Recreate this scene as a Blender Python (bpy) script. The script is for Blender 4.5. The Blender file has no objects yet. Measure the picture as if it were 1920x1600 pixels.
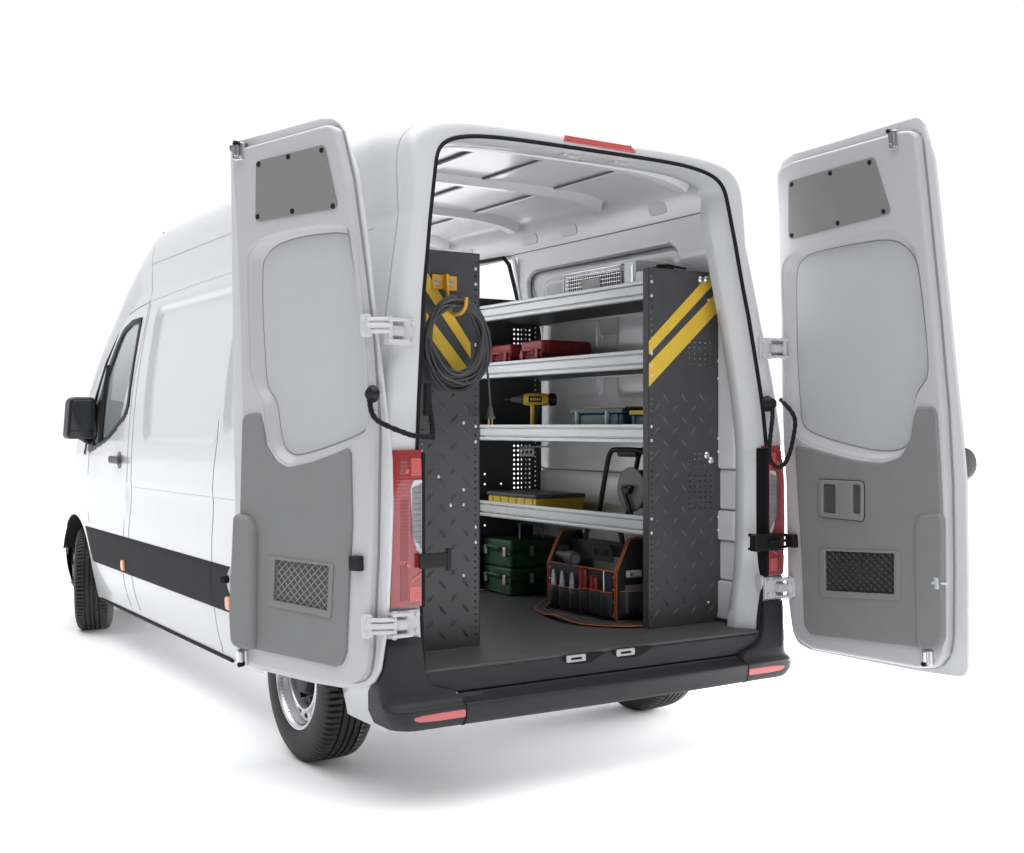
import bpy, bmesh, math, random
import numpy as np
from mathutils import Vector, Matrix, Quaternion
from mathutils.geometry import tessellate_polygon
random.seed(7); rng = np.random.default_rng(7)
scene = bpy.context.scene
COL = scene.collection
R = math.radians

# ------------------------------------------------------------------ materials
def mat(name, col, rough=.5, metal=0., coat=0., spec=.5, noise=.0, nscale=30., bump=0., bscale=200., alpha=1., trans=0., rvar=.0, coat_rough=.06):
    m = bpy.data.materials.new(name); m.use_nodes = True
    nt = m.node_tree; b = nt.nodes['Principled BSDF']
    b.inputs['Base Color'].default_value = (*col, 1); b.inputs['Roughness'].default_value = rough
    b.inputs['Metallic'].default_value = metal; b.inputs['Coat Weight'].default_value = coat
    b.inputs['Coat Roughness'].default_value = coat_rough
    b.inputs['Specular IOR Level'].default_value = spec; b.inputs['Transmission Weight'].default_value = trans
    tc = nt.nodes.new('ShaderNodeTexCoord')
    if noise > 0 or rvar > 0:
        n = nt.nodes.new('ShaderNodeTexNoise'); n.inputs['Scale'].default_value = nscale; n.inputs['Detail'].default_value = 4
        nt.links.new(tc.outputs['Object'], n.inputs['Vector'])
        if noise > 0:
            r = nt.nodes.new('ShaderNodeMapRange'); r.inputs['From Min'].default_value = .3; r.inputs['From Max'].default_value = .7
            r.inputs['To Min'].default_value = 1 - noise; r.inputs['To Max'].default_value = 1 + noise
            mx = nt.nodes.new('ShaderNodeVectorMath'); mx.operation = 'SCALE'; mx.inputs[0].default_value = col
            nt.links.new(n.outputs['Fac'], r.inputs['Value']); nt.links.new(r.outputs['Result'], mx.inputs['Scale'])
            nt.links.new(mx.outputs['Vector'], b.inputs['Base Color'])
        if rvar > 0:
            r2 = nt.nodes.new('ShaderNodeMapRange'); r2.inputs['From Min'].default_value = .3; r2.inputs['From Max'].default_value = .7
            r2.inputs['To Min'].default_value = rough - rvar; r2.inputs['To Max'].default_value = rough + rvar
            nt.links.new(n.outputs['Fac'], r2.inputs['Value']); nt.links.new(r2.outputs['Result'], b.inputs['Roughness'])
    if bump > 0:
        n2 = nt.nodes.new('ShaderNodeTexNoise'); n2.inputs['Scale'].default_value = bscale; n2.inputs['Detail'].default_value = 2
        bp = nt.nodes.new('ShaderNodeBump'); bp.inputs['Strength'].default_value = bump; bp.inputs['Distance'].default_value = .002
        nt.links.new(tc.outputs['Object'], n2.inputs['Vector']); nt.links.new(n2.outputs['Fac'], bp.inputs['Height'])
        nt.links.new(bp.outputs['Normal'], b.inputs['Normal'])
    if alpha < 1:
        out = nt.nodes['Material Output']; tr = nt.nodes.new('ShaderNodeBsdfTransparent'); ms = nt.nodes.new('ShaderNodeMixShader')
        ms.inputs['Fac'].default_value = alpha
        nt.links.new(tr.outputs[0], ms.inputs[1]); nt.links.new(b.outputs[0], ms.inputs[2]); nt.links.new(ms.outputs[0], out.inputs['Surface'])
    return m

M = dict(
    paint=mat('white_paint', (.565, .57, .588), .28, coat=.5),
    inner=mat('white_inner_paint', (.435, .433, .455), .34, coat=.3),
    lining=mat('white_lining_paint', (.72, .72, .732), .30, coat=.9, coat_rough=.14),
    slot=mat('slot_grey', (.62, .62, .63), .4),
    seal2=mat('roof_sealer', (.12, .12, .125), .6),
    recess=mat('grey_white_panel', (.410, .418, .435), .55, noise=.012, nscale=6),
    card=mat('grey_door_card', (.182, .183, .184), .62, bump=.25, bscale=700, noise=.02, nscale=12),
    cover=mat('grey_window_cover', (.182, .180, .175), .5, bump=.15, bscale=600, noise=.02, nscale=10),
    bump=mat('black_bumper_plastic', (.019, .019, .0215), .50, spec=.32, bump=.25, bscale=900, noise=.06, nscale=8),
    strip=mat('charcoal_trim_plastic', (.020, .020, .022), .7, spec=.15, bump=.2, bscale=800, noise=.04, nscale=6),
    blackpl=mat('black_plastic', (.010, .010, .011), .45, spec=.3, noise=.1, nscale=40),
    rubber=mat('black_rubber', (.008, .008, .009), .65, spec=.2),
    gap=mat('panel_gap_dark', (.22, .22, .23), .8),
    gap2=mat('panel_crease_grey', (.45, .45, .47), .8),
    tyre=mat('tyre_rubber', (.0165, .016, .016), .62, noise=.15, nscale=25, bump=.2, bscale=300),
    rim=mat('silver_wheel_paint', (.62, .62, .64), .32, metal=.75, noise=.03, nscale=20),
    chrome=mat('zinc_steel', (.66, .66, .68), .28, metal=.9, noise=.05, nscale=60),
    zinc=mat('dull_zinc', (.34, .34, .35), .38, metal=.7, noise=.1, nscale=60),
    hingewhite=mat('painted_hinge', (.52, .52, .54), .38, coat=.2),
    alu=mat('aluminium_extrusion', (.63, .65, .655), .42, metal=.55, noise=.02, nscale=15),
    steel=mat('black_powder_steel', (.050, .050, .053), .42, bump=.15, bscale=900, noise=.08, nscale=9),
    steelin=mat('dark_shelf_steel', (.040, .040, .042), .5, noise=.08, nscale=9),
    yellow=mat('yellow_paint', (.66, .44, .045), .42, noise=.05, nscale=14),
    hook=mat('yellow_orange_hook', (.62, .34, .03), .42, noise=.08, nscale=30),
    cable=mat('charcoal_cable_jacket', (.046, .046, .049), .5, noise=.08, nscale=50),
    red=mat('red_lens', (.29, .034, .038), .13, coat=1., noise=.08, nscale=60),
    redlite=mat('pink_reflector', (.52, .10, .098), .2, coat=.5, noise=.05, nscale=160),
    reddark=mat('dark_red_lens', (.22, .026, .030), .25, coat=.6),
    clear=mat('clear_lens', (.52, .54, .56), .2, coat=.6, noise=.10, nscale=90),
    orange=mat('orange_marker', (.72, .30, .12), .3, coat=.4),
    floor=mat('load_floor_rubber', (.055, .055, .056), .52, noise=.16, nscale=7, bump=.3, bscale=400),
    glass=mat('tinted_glass', (.26, .31, .33), .05, alpha=.55),
    wglass=mat('windscreen_glass', (.5, .56, .58), .05, alpha=.18),
    mirror=mat('mirror_glass', (.10, .105, .11), .08, metal=.7),
    seat=mat('seat_fabric', (.035, .035, .038), .85, noise=.1, nscale=40),
    caser=mat('red_case_plastic', (.30, .026, .026), .42, noise=.08, nscale=30, bump=.1, bscale=500),
    caseg=mat('green_case_plastic', (.008, .066, .022), .42, noise=.08, nscale=30, bump=.1, bscale=500),
    caset=mat('teal_case_plastic', (.022, .10, .13), .42, noise=.08, nscale=30, bump=.1, bscale=500),
    yelbox=mat('yellow_case_plastic', (.62, .43, .025), .42, noise=.05, nscale=30),
    drilly=mat('yellow_tool_plastic', (.66, .42, .03), .4, noise=.05, nscale=50),
    darkgrey=mat('dark_grey_plastic', (.055, .055, .06), .5, noise=.08, nscale=30),
    midgrey=mat('mid_grey_plastic', (.16, .16, .165), .5, noise=.06, nscale=30),
    bag=mat('black_bag_canvas', (.022, .023, .027), .55, bump=.5, bscale=500, noise=.15, nscale=18),
    pipe=mat('orange_piping', (.48, .125, .03), .6, bump=.2, bscale=700),
    redgrip=mat('red_tool_grip', (.36, .03, .03), .38),
    brass=mat('brass_prong', (.72, .48, .2), .3, metal=.9),
    drum=mat('orange_cord_drum', (.42, .13, .012), .5, bump=.6, bscale=120),
    brown=mat('dark_brown_board', (.075, .060, .052), .8, noise=.5, nscale=18),
    paper=mat('pale_label', (.62, .64, .60), .6),
    netback=mat('pocket_back_grey', (.095, .096, .098), .7),
    netl=mat('pale_net_cord', (.26, .26, .255), .8), netd=mat('black_net_cord', (.012, .012, .012), .8),
    under=mat('underbody_bounce_grey', (.72, .72, .73), .8, noise=.1, nscale=4),  # unseen underside kept pale to bounce light onto the floor below
    ground=mat('studio_floor', (.90, .90, .905), .6, spec=.15),
)

for nm, sc in (('red', 150.), ('reddark', 150.), ('redlite', 220.)):
    nt_ = M[nm].node_tree; tc_ = nt_.nodes.new('ShaderNodeTexCoord'); wv = nt_.nodes.new('ShaderNodeTexWave'); wv.bands_direction = 'Z'; wv.inputs['Scale'].default_value = sc / 6.3
    bp_ = nt_.nodes.new('ShaderNodeBump'); bp_.inputs['Strength'].default_value = .08; bp_.inputs['Distance'].default_value = .002
    nt_.links.new(tc_.outputs['Object'], wv.inputs['Vector']); nt_.links.new(wv.outputs['Fac'], bp_.inputs['Height']); nt_.links.new(bp_.outputs['Normal'], nt_.nodes['Principled BSDF'].inputs['Normal'])
# ------------------------------------------------------------------ geometry helper
class G:
    def __init__(s): s.v = []; s.f = []
    def add(s, v, f):
        o = len(s.v); s.v += [tuple(map(float, p)) for p in v]; s.f += [tuple(i + o for i in q) for q in f]; return s
    def grid(s, P, closed_u=False, closed_v=False, skip=None):
        nu, nv = len(P), len(P[0]); v = [p for r in P for p in r]; f = []
        for i in range(nu if closed_u else nu - 1):
            for j in range(nv if closed_v else nv - 1):
                if skip is not None and skip(i, j): continue
                a, b = (i + 1) % nu, (j + 1) % nv
                f.append((i * nv + j, a * nv + j, a * nv + b, i * nv + b))
        return s.add(v, f)
    def box(s, c, size, bev=.0, rot=None, seg=2):
        bm = bmesh.new(); bmesh.ops.create_cube(bm, size=1)
        for v in bm.verts: v.co = Vector((v.co.x * size[0], v.co.y * size[1], v.co.z * size[2]))
        if bev > 0: bmesh.ops.bevel(bm, geom=bm.edges[:], offset=min(bev, min(size) * .45), segments=seg, affect='EDGES', profile=.5)
        m = rot if rot is not None else Matrix.Identity(3)
        bm.verts.index_update()
        s.add([tuple(m @ v.co + Vector(c)) for v in bm.verts], [tuple(v.index for v in f.verts) for f in bm.faces]); bm.free(); return s
    def b2(s, lo, hi, bev=0., seg=2):
        return s.box([(a + b) / 2 for a, b in zip(lo, hi)], [abs(b - a) for a, b in zip(lo, hi)], bev, seg=seg)
    def cyl(s, p0, p1, r0, r1=None, n=16, caps=True, bev=0.):
        r1 = r0 if r1 is None else r1
        p0 = Vector(p0); p1 = Vector(p1); d = (p1 - p0).normalized(); L = (p1 - p0).length
        prof = [(0, r0), (L, r1)]
        if bev > 0: prof = [(0, r0 - bev), (bev * .3, r0 - bev * .3), (bev, r0), (L - bev, r1), (L - bev * .3, r1 - bev * .3), (L, r1 - bev)]
        return s.lathe(p0, d, prof, n, caps)
    def lathe(s, o, axis, prof, n=24, caps=True):
        o = Vector(o); d = Vector(axis).normalized(); a = d.orthogonal().normalized(); b = d.cross(a)
        rows = [[tuple(o + d * t + (a * math.cos(2 * math.pi * k / n) + b * math.sin(2 * math.pi * k / n)) * r) for k in range(n)] for t, r in prof]
        base = len(s.v); s.grid(rows, closed_v=True)
        if caps:
            s.f.append(tuple(base + k for k in range(n))[::-1]); q = base + (len(prof) - 1) * n; s.f.append(tuple(q + k for k in range(n)))
        return s
    def tube(s, pts, r, n=8, closed=False, caps=True):
        P = [Vector(p) for p in pts]; m = len(P); rows = []; nrm = None
        for i in range(m):
            t = (P[(i + 1) % m] - P[i - 1]) if closed else (P[min(i + 1, m - 1)] - P[max(i - 1, 0)])
            t.normalize()
            if nrm is None: nrm = t.orthogonal().normalized()
            nrm = (nrm - t * nrm.dot(t)).normalized(); b = t.cross(nrm)
            rr = r[i] if hasattr(r, '__len__') else r
            rows.append([tuple(P[i] + (nrm * math.cos(2 * math.pi * k / n) + b * math.sin(2 * math.pi * k / n)) * rr) for k in range(n)])
        base = len(s.v); s.grid(rows, closed_u=closed, closed_v=True)
        if caps and not closed:
            s.f.append(tuple(base + k for k in range(n))[::-1]); q = base + (m - 1) * n; s.f.append(tuple(q + k for k in range(n)))
        return s
    def plate(s, outer, holes, w0, w1, bev, fr, steps=3, back=True, hbev=None):
        """flat plate with holes; fr maps (u, v, w) to a point; w1 is the visible side"""
        def area(c): return .5 * sum(c[i - 1][0] * c[i][1] - c[i][0] * c[i - 1][1] for i in range(len(c)))
        cs = [[tuple(p) for p in (outer if area(outer) > 0 else outer[::-1])]]
        for h in holes: cs.append([tuple(p) for p in (h if area(h) < 0 else h[::-1])])
        tops = []; bots = []
        sg = 1 if w1 > w0 else -1
        for ci, c in enumerate(cs):
            n = len(c); b = bev if ci == 0 or hbev is None else hbev
            nm = []
            for i in range(n):
                a = Vector(c[i]) - Vector(c[i - 1]); d = Vector(c[(i + 1) % n]) - Vector(c[i])
                na = Vector((-a.y, a.x)).normalized() if a.length > 1e-9 else Vector((0, 0)); nd = Vector((-d.y, d.x)).normalized() if d.length > 1e-9 else na
                q = na + nd; q = q.normalized() if q.length > 1e-6 else nd
                nm.append(q / max(.5, q.dot(nd)))
            lv = [(0, w0)]
            if b > 0:
                for k in range(steps + 1):
                    t = math.pi / 2 * k / steps; lv.append((b * (1 - math.cos(t)), w1 - sg * b * (1 - math.sin(t))))
            else: lv.append((0, w1))
            base = len(s.v)
            rows = [[fr(c[i][0] + nm[i].x * o, c[i][1] + nm[i].y * o, w) for i in range(n)] for o, w in lv]
            s.grid(rows, closed_v=True)
            tops.append([base + (len(lv) - 1) * n + i for i in range(n)]); bots.append([base + i for i in range(n)])
            cs[ci] = [(c[i][0] + nm[i].x * lv[-1][0], c[i][1] + nm[i].y * lv[-1][0]) for i in range(n)]
        tri = tessellate_polygon([[Vector((p[0], p[1], 0)) for p in c] for c in cs])
        ft = [i for t in tops for i in t]; fb = [i for t in bots for i in t]
        s.f += [tuple(ft[i] for i in t) for t in tri]
        if back: s.f += [tuple(fb[i] for i in t)[::-1] for t in tri]
        return s

def obj(name, g, m, parent=None, smooth=40, wn=True, recalc=True, label=None):
    me = bpy.data.meshes.new(name)
    me.from_pydata(g.v, [], g.f); me.update()
    bm = bmesh.new(); bm.from_mesh(me)
    if recalc: bmesh.ops.recalc_face_normals(bm, faces=bm.faces[:])
    bm.to_mesh(me); bm.free()
    me.materials.append(M[m] if isinstance(m, str) else m)
    me.polygons.foreach_set('use_smooth', [True] * len(me.polygons))
    me.set_sharp_from_angle(angle=R(smooth)); me.update()
    o = bpy.data.objects.new(name, me); COL.objects.link(o)
    if parent is not None: o.parent = parent
    if wn:
        w = o.modifiers.new('weighted', 'WEIGHTED_NORMAL'); w.keep_sharp = True; w.weight = 80
    if label: o['label'] = label
    return o

def obj_each(name, g, m, parent=None, **kw):
    """every loose island of g becomes an object of its own"""
    root = list(range(len(g.v)))
    def find(a):
        while root[a] != a: root[a] = root[root[a]]; a = root[a]
        return a
    for f in g.f:
        for a in f[1:]: root[find(a)] = find(f[0])
    groups = {}
    for f in g.f: groups.setdefault(find(f[0]), []).append(f)
    out = []
    for fs in groups.values():
        ids = sorted({i for f in fs for i in f}); mp = {a: k for k, a in enumerate(ids)}; q = G()
        q.v = [g.v[i] for i in ids]; q.f = [tuple(mp[i] for i in f) for f in fs]; out.append(obj(name, q, m, parent, **kw))
    return out

def thing(name, label, cat, loc=(0, 0, 0), rz=0., group=None):
    o = bpy.data.objects.new(name, None); COL.objects.link(o); o.empty_display_size = .1
    o.location = loc; o.rotation_euler = (0, 0, rz); o['label'] = label; o['category'] = cat
    if group: o['group'] = group
    return o

# 2-D contour helpers
def catmull(pts, n=8, closed=True):
    P = [np.array(p, float) for p in pts]; m = len(P); out = []
    for i in range(m if closed else m - 1):
        if closed: a, b, c, d = P[i - 1], P[i], P[(i + 1) % m], P[(i + 2) % m]
        else: a, b, c, d = P[max(i - 1, 0)], P[i], P[i + 1], P[min(i + 2, m - 1)]
        for k in range(n):
            t = k / n; out.append(tuple(.5 * (2 * b + (c - a) * t + (2 * a - 5 * b + 4 * c - d) * t * t + (3 * b - a - 3 * c + d) * t ** 3)))
    if not closed: out.append(tuple(P[-1]))
    return out
def fillet(pts, r, n=6):
    P = [np.array(p, float) for p in pts]; m = len(P); out = []
    for i in range(m):
        ri = r[i] if hasattr(r, '__len__') else r
        a = P[i - 1] - P[i]; b = P[(i + 1) % m] - P[i]; la = np.linalg.norm(a); lb = np.linalg.norm(b); a = a / la; b = b / lb
        ang = math.acos(max(-1, min(1, float(a @ b))))
        if ri <= 0 or ang > math.pi - .02: out.append(tuple(P[i])); continue
        d = min(ri / math.tan(ang / 2), .48 * la, .48 * lb)
        p, q = P[i] + a * d, P[i] + b * d
        for k in range(n + 1):
            t = k / n; out.append(tuple((1 - t) ** 2 * p + 2 * t * (1 - t) * P[i] + t * t * q))
    return out
def resample(c, n, start):
    """closed contour to n points by arc length, counter-clockwise, starting next to direction start (radians) from its centre"""
    c = [np.array(p) for p in c]
    ar = .5 * sum(c[i - 1][0] * c[i][1] - c[i][0] * c[i - 1][1] for i in range(len(c)))
    if ar < 0: c = c[::-1]
    ce = (np.max(c, 0) + np.min(c, 0)) / 2
    k = min(range(len(c)), key=lambda i: abs(math.remainder(math.atan2(*(c[i] - ce)[::-1]) - start, 2 * math.pi)))
    c = c[k:] + c[:k] + [c[k]]
    L = np.concatenate([[0], np.cumsum([np.linalg.norm(c[i + 1] - c[i]) for i in range(len(c) - 1)])])
    A = np.array(c); t = np.linspace(0, L[-1], n, endpoint=False)
    return [(float(np.interp(x, L, A[:, 0])), float(np.interp(x, L, A[:, 1]))) for x in t]
def circ(cx, cy, r, n=8, ph=0.): return [(cx + r * math.cos(2 * math.pi * k / n + ph), cy + r * math.sin(2 * math.pi * k / n + ph)) for k in range(n)]
def rect(u0, v0, u1, v1, r=0., n=4):
    p = [(u0, v0), (u1, v0), (u1, v1), (u0, v1)]; return fillet(p, r, n) if r > 0 else p
def inpoly(x, y, poly):
    ins = False
    for i in range(len(poly)):
        x1, y1 = poly[i - 1]; x2, y2 = poly[i]
        if (y1 > y) != (y2 > y) and x < (x2 - x1) * (y - y1) / (y2 - y1) + x1: ins = not ins
    return ins
def sst(a, b, x): t = np.clip((x - a) / (b - a), 0, 1); return t * t * (3 - 2 * t)

# ------------------------------------------------------------------ the floor
g = G(); n = 96
g.v = [(0, 0, 0)] + [(90 * math.cos(2 * math.pi * k / n), 90 * math.sin(2 * math.pi * k / n), 0) for k in range(n)]
g.f = [(0, 1 + k, 1 + (k + 1) % n) for k in range(n)]
fl = obj('floor', g, 'ground', wn=False); fl['kind'] = 'structure'; fl['label'] = 'seamless white studio floor under the van'

# ------------------------------------------------------------------ VAN: shape functions
VAN = thing('cargo_van', 'white high roof cargo van seen from behind with both rear doors open', 'van')
ZP = [.28, .33, .40, .5, .75, 1.0, 1.25, 1.4, 1.64, 1.8, 2.0, 2.1, 2.2, 2.3, 2.6]
XP = [.935, .955, .972, .985, .996, 1.0, .998, .99, .968, .945, .91, .890, .872, .85, .78]
def prof(z):
    return float(np.mean([np.interp(z + d, ZP, XP) for d in (-.06, -.03, 0, .03, .06)]))
def lean(z): t = max(0., (z - 1.2) / 1.3); return .10 * t ** 1.3
TY = [-1, 0, .35, 3.30, 3.45, 3.6, 3.75, 4.14, 4.48, 4.7, 4.85, 5.0, 5.3, 5.6, 5.8, 5.9]
TZ = [2.585, 2.585, 2.63, 2.625, 2.59, 2.535, 2.46, 2.20, 1.84, 1.56, 1.36, 1.26, 1.18, 1.06, .86, .66]
def T(y): return float(np.interp(y, TY, TZ))
def K(y): return float(np.interp(y, [4.4, 5.0, 5.3, 5.55, 5.75, 5.9], [1, .995, .965, .88, .77, .60]))
def taper(y, z): return 1 - .035 * max(0., 1 - max(y, 0) / 1.2) ** 2 * float(np.clip((z - 1.35) / .5, 0, 1))
NZ, NR = 96, 40
def arc(i, n, p):
    t = i / n; e = p / 2; return math.pi / 2 * t ** e / (t ** e + (1 - t) ** e)
def section(y, top=None, inset=0., zb=.28, xmax=9., nz=NZ, nr=NR):
    """half contour on +x, from the sill up to the roof centre: list of (x, z)"""
    Ty = (T(y) if top is None else top) - inset
    zc = min(2.2, max(.45, Ty - .36)); k = K(y)
    out = []
    for i in range(nz):
        z = zb + (zc - zb) * i / (nz - 1); out.append((min(xmax, prof(z) - inset) * k * taper(y, z), z))
    xc = out[-1][0]; p = float(np.interp(y, [3.2, 4.1], [6.0, 3.0]))
    for i in range(1, nr + 1):
        a = arc(i, nr, p)
        out.append((xc * max(0, math.cos(a)) ** (2 / p), zc + (Ty - zc) * math.sin(a) ** (2 / p)))
    return out
def full(half, dr=None): return [(-x, z) for x, z in half] + [(x + (dr(z) if dr else 0), z) for x, z in half[-2::-1]]   # left sill -> roof -> right sill
def ylean(y, z): return y + lean(z) * max(0., 1 - max(0, y - .1) / .8)

WIN = [(3.42, 2.058), (3.641, 2.055), (3.817, 2.009), (3.916, 1.922), (4.061, 1.742), (4.218, 1.487), (4.37, 1.235), (4.30, 1.235), (3.894, 1.308), (3.505, 1.444), (3.437, 1.503), (3.418, 1.682)]
WIN_S = fillet(WIN, [.03, .1, .15, .1, .3, .3, .02, .05, .2, .06, .05, .2], 5)
def rbox_depth(y, z, y0, y1, z0, z1, r, ew):
    """1 inside a rounded box, 0 outside, soft edge ew"""
    cy, cz = (y0 + y1) / 2, (z0 + z1) / 2; qx = abs(y - cy) - (y1 - y0) / 2 + r; qz = abs(z - cz) - (z1 - z0) / 2 + r
    d = math.hypot(max(qx, 0), max(qz, 0)) + min(max(qx, qz), 0) - r
    return 1 - float(sst(-ew, 0, d))
def side_dent(y, z):
    d = .024 * rbox_depth(y, z, 1.80 + 0, 3.10 + .055 * (z - 1.4) / .7, 1.318, 2.09, .09, .022)
    d += .024 * rbox_depth(y, z, .30, 1.735, 1.36, 2.09, .09, .022)
    d += .008 * (1 - float(sst(1.02, 1.09, z))) * float(sst(.80, 1.0, z)) if z < 1.1 else 0
    return d
AR = .445
ARCHES = [(.86, .35), (4.755, .352)]
# stations
ys = sorted(set([round(a, 4) for a in np.concatenate([np.arange(.08, 1.72, .03), np.arange(1.72, 1.9, .012), np.arange(1.9, 3.0, .03), np.arange(3.0, 3.3, .012),
     np.arange(3.3, 5.2, .03), np.arange(5.2, 5.91, .04), [1.95, 3.31]])]))
secs = [full(section(y)) for y in ys]
NC = len(secs[0])
P = []
for y, sc in zip(ys, secs):
    row = []
    for x, z in sc:
        d = side_dent(y, z) if abs(x) > .55 and z < 2.2 and y < 3.4 else 0
        row.append([x - math.copysign(d, x), ylean(y, z), z])
    P.append(row)
P = np.array(P)
jz = NZ - 1
def skip_body(i, j):
    c = (P[i, j] + P[i + 1, j] + P[i + 1, j + 1] + P[i, j + 1]) / 4
    x, y, z = c
    for cy, cz in ARCHES:
        if abs(x) > .5 and math.hypot(y - cy, z - cz) < AR and z < 1.0: return True
    if abs(x) > .6 and inpoly(y, z, WIN): return True
    if x > .5 and 1.95 < (ys[i] + ys[i + 1]) / 2 < 3.31 and .5 < z < 2.39: return True
    if NZ - 1 < j < NC - NZ and abs(x) < .68 and 3.78 < y < 4.86: return True
    return False
# snap the arch rims
for cy, cz in ARCHES:
    for i in range(P.shape[0]):
        for j in range(P.shape[1]):
            x, y, z = P[i, j]
            if abs(x) > .5 and z < 1.0:
                r = math.hypot(y - cy, z - cz)
                if .001 < r < AR + .016 and r > AR - .034:
                    P[i, j, 1] = cy + (y - cy) * AR / r; P[i, j, 2] = cz + (z - cz) * AR / r
g = G(); g.grid(P.tolist(), skip=skip_body)
body = obj('body', g, 'paint', VAN, smooth=60, wn=False)
# windscreen = the cut faces
g = G(); g.grid((P + 0).tolist(), skip=lambda i, j: not (NZ - 1 < j < NC - NZ and abs(P[i, j, 0] * .5 + P[i + 1, j + 1, 0] * .5) < .68 and 3.78 < P[i, j, 1] * .5 + P[i + 1, j + 1, 1] * .5 < 4.86))
obj('windscreen', g, 'wglass', VAN, smooth=60, wn=False)

# surface point on the flank, sd -1 left +1 right
def flank(y, z, off=0., sd=-1):
    return (sd * ((prof(z)) * K(y) * taper(y, z) - side_dent(y, z) + off), ylean(y, z), z)
def ribbon(g, pts, width, off, sd=-1, n=10, thick=None):
    """narrow strip lying on the flank along (y, z) points"""
    c = catmull(pts, n, False); rows = []
    for i in range(len(c)):
        a = np.array(c[max(i - 1, 0)]); b = np.array(c[min(i + 1, len(c) - 1)]); t = (b - a); t = t / (np.linalg.norm(t) + 1e-9); nn = np.array([-t[1], t[0]]) * width / 2
        q = np.array(c[i]); rows.append([flank(*(q - nn), off - .003, sd), flank(*(q - nn * .9), off, sd), flank(*(q + nn * .9), off, sd), flank(*(q + nn), off - .003, sd)])
    return g.grid(rows)
LINE_MID = [(1.872, 2.18), (1.858, 2.05), (1.825, 1.594), (1.80, 1.36), (1.815, 1.28), (1.853, 1.115), (1.878, .733), (1.853, .30)]
LINE_DOOR = [(3.339, 2.15), (3.335, 1.99), (3.38, 1.68), (3.393, 1.242), (3.41, 1.076), (3.459, .883), (3.512, .699), (3.543, .515), (3.49, .314)]
LINE_BPIL = [(3.30, 2.126), (3.305, 1.714), (3.306, 1.244), (3.322, 1.055), (3.348, .889), (3.385, .709), (3.352, .511), (3.294, .315)]
LINE_FRONT = [(4.33, 1.238), (4.385, .932), (4.335, .765)]
for sd in (-1, 1):
    gg = G()
    for ln in ((LINE_MID, LINE_DOOR, LINE_BPIL, LINE_FRONT) if sd < 0 else (LINE_DOOR, LINE_FRONT)): ribbon(gg, ln, .006, .0012, sd)
    ribbon(gg, [(3.759, 2.095), (3.571, 2.12), (3.341, 2.138)], .006, .0012, sd)
    obj_each('panel_gap', gg, 'gap', body, wn=False)
gg = G()
ribbon(gg, [(3.341, 2.138), (2.656, 2.158), (1.838, 2.165), (.3, 2.17)], .004, .001); ribbon(gg, [(3.30, 1.045), (2.6, 1.05), (1.9, 1.055), (1.3, 1.06)], .003, .0008)
obj_each('body_crease', gg, 'gap2', body, wn=False)
# roof seam lines (front of high roof, and the rear pillar seam) : ribbons on the section contour
def roofband(y0, half, width, off, z_from, x_to=0., sd=-1, lean_on=True):
    rows = []
    for x, z in half:
        if z < z_from or x < x_to: continue
        rows.append([(sd * (x + off * .8), ylean(y0 - width / 2, z), z + off * .6), (sd * (x + off * .8), ylean(y0 + width / 2, z), z + off * .6)])
    return rows
gg = G(); gg.grid(roofband(3.325, section(3.325), .007, .0015, 2.13)); gg.grid(roofband(.105, section(.105), .005, .0012, 1.3))
ln = []
for y in np.linspace(.5, 3.32, 60):
    h = section(y); q = min(h, key=lambda p: abs(p[1] - 2.36)); ln.append([(-(q[0] + .0015), ylean(y, q[1]), q[1] - .0025), (-(q[0] + .0012), ylean(y, q[1]), q[1] + .0025)])
gg.grid(ln)
obj('roof_seam', gg, 'gap2', body, wn=False)
# black roof marker bracket, at the front of the roof
gg = G(); gg.box((-.79, 3.335, 2.53), (.03, .03, .06), .006); obj('roof_bracket', gg, 'darkgrey', VAN)

# underbody pan
g = G(); g.b2((-.88, .12, .42), (.88, 5.3, .50), .02); obj('underbody', g, 'under', VAN)
for cy, cz in ARCHES:                       # wheel housings
    for sd in (-1, 1):
        rows = []
        for k in range(25):
            a = math.pi * (-.08 + 1.16 * k / 24)
            rows.append([(sd * x, cy + (AR + .003) * math.cos(a), max(.36 if cy < 2 or a > 1.5 else .53, cz + (AR + .003) * math.sin(a))) for x in (.985 * K(cy), .93, .62)])
        g = G(); g.grid(rows); g.add([(sd * .62, cy - AR, .36), (sd * .62, cy + AR, .36), (sd * .62, cy + AR, cz + AR), (sd * .62, cy - AR, cz + AR)], [(0, 1, 2, 3)])
        obj('wheel_housing', g, 'rubber', VAN, wn=False)
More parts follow.
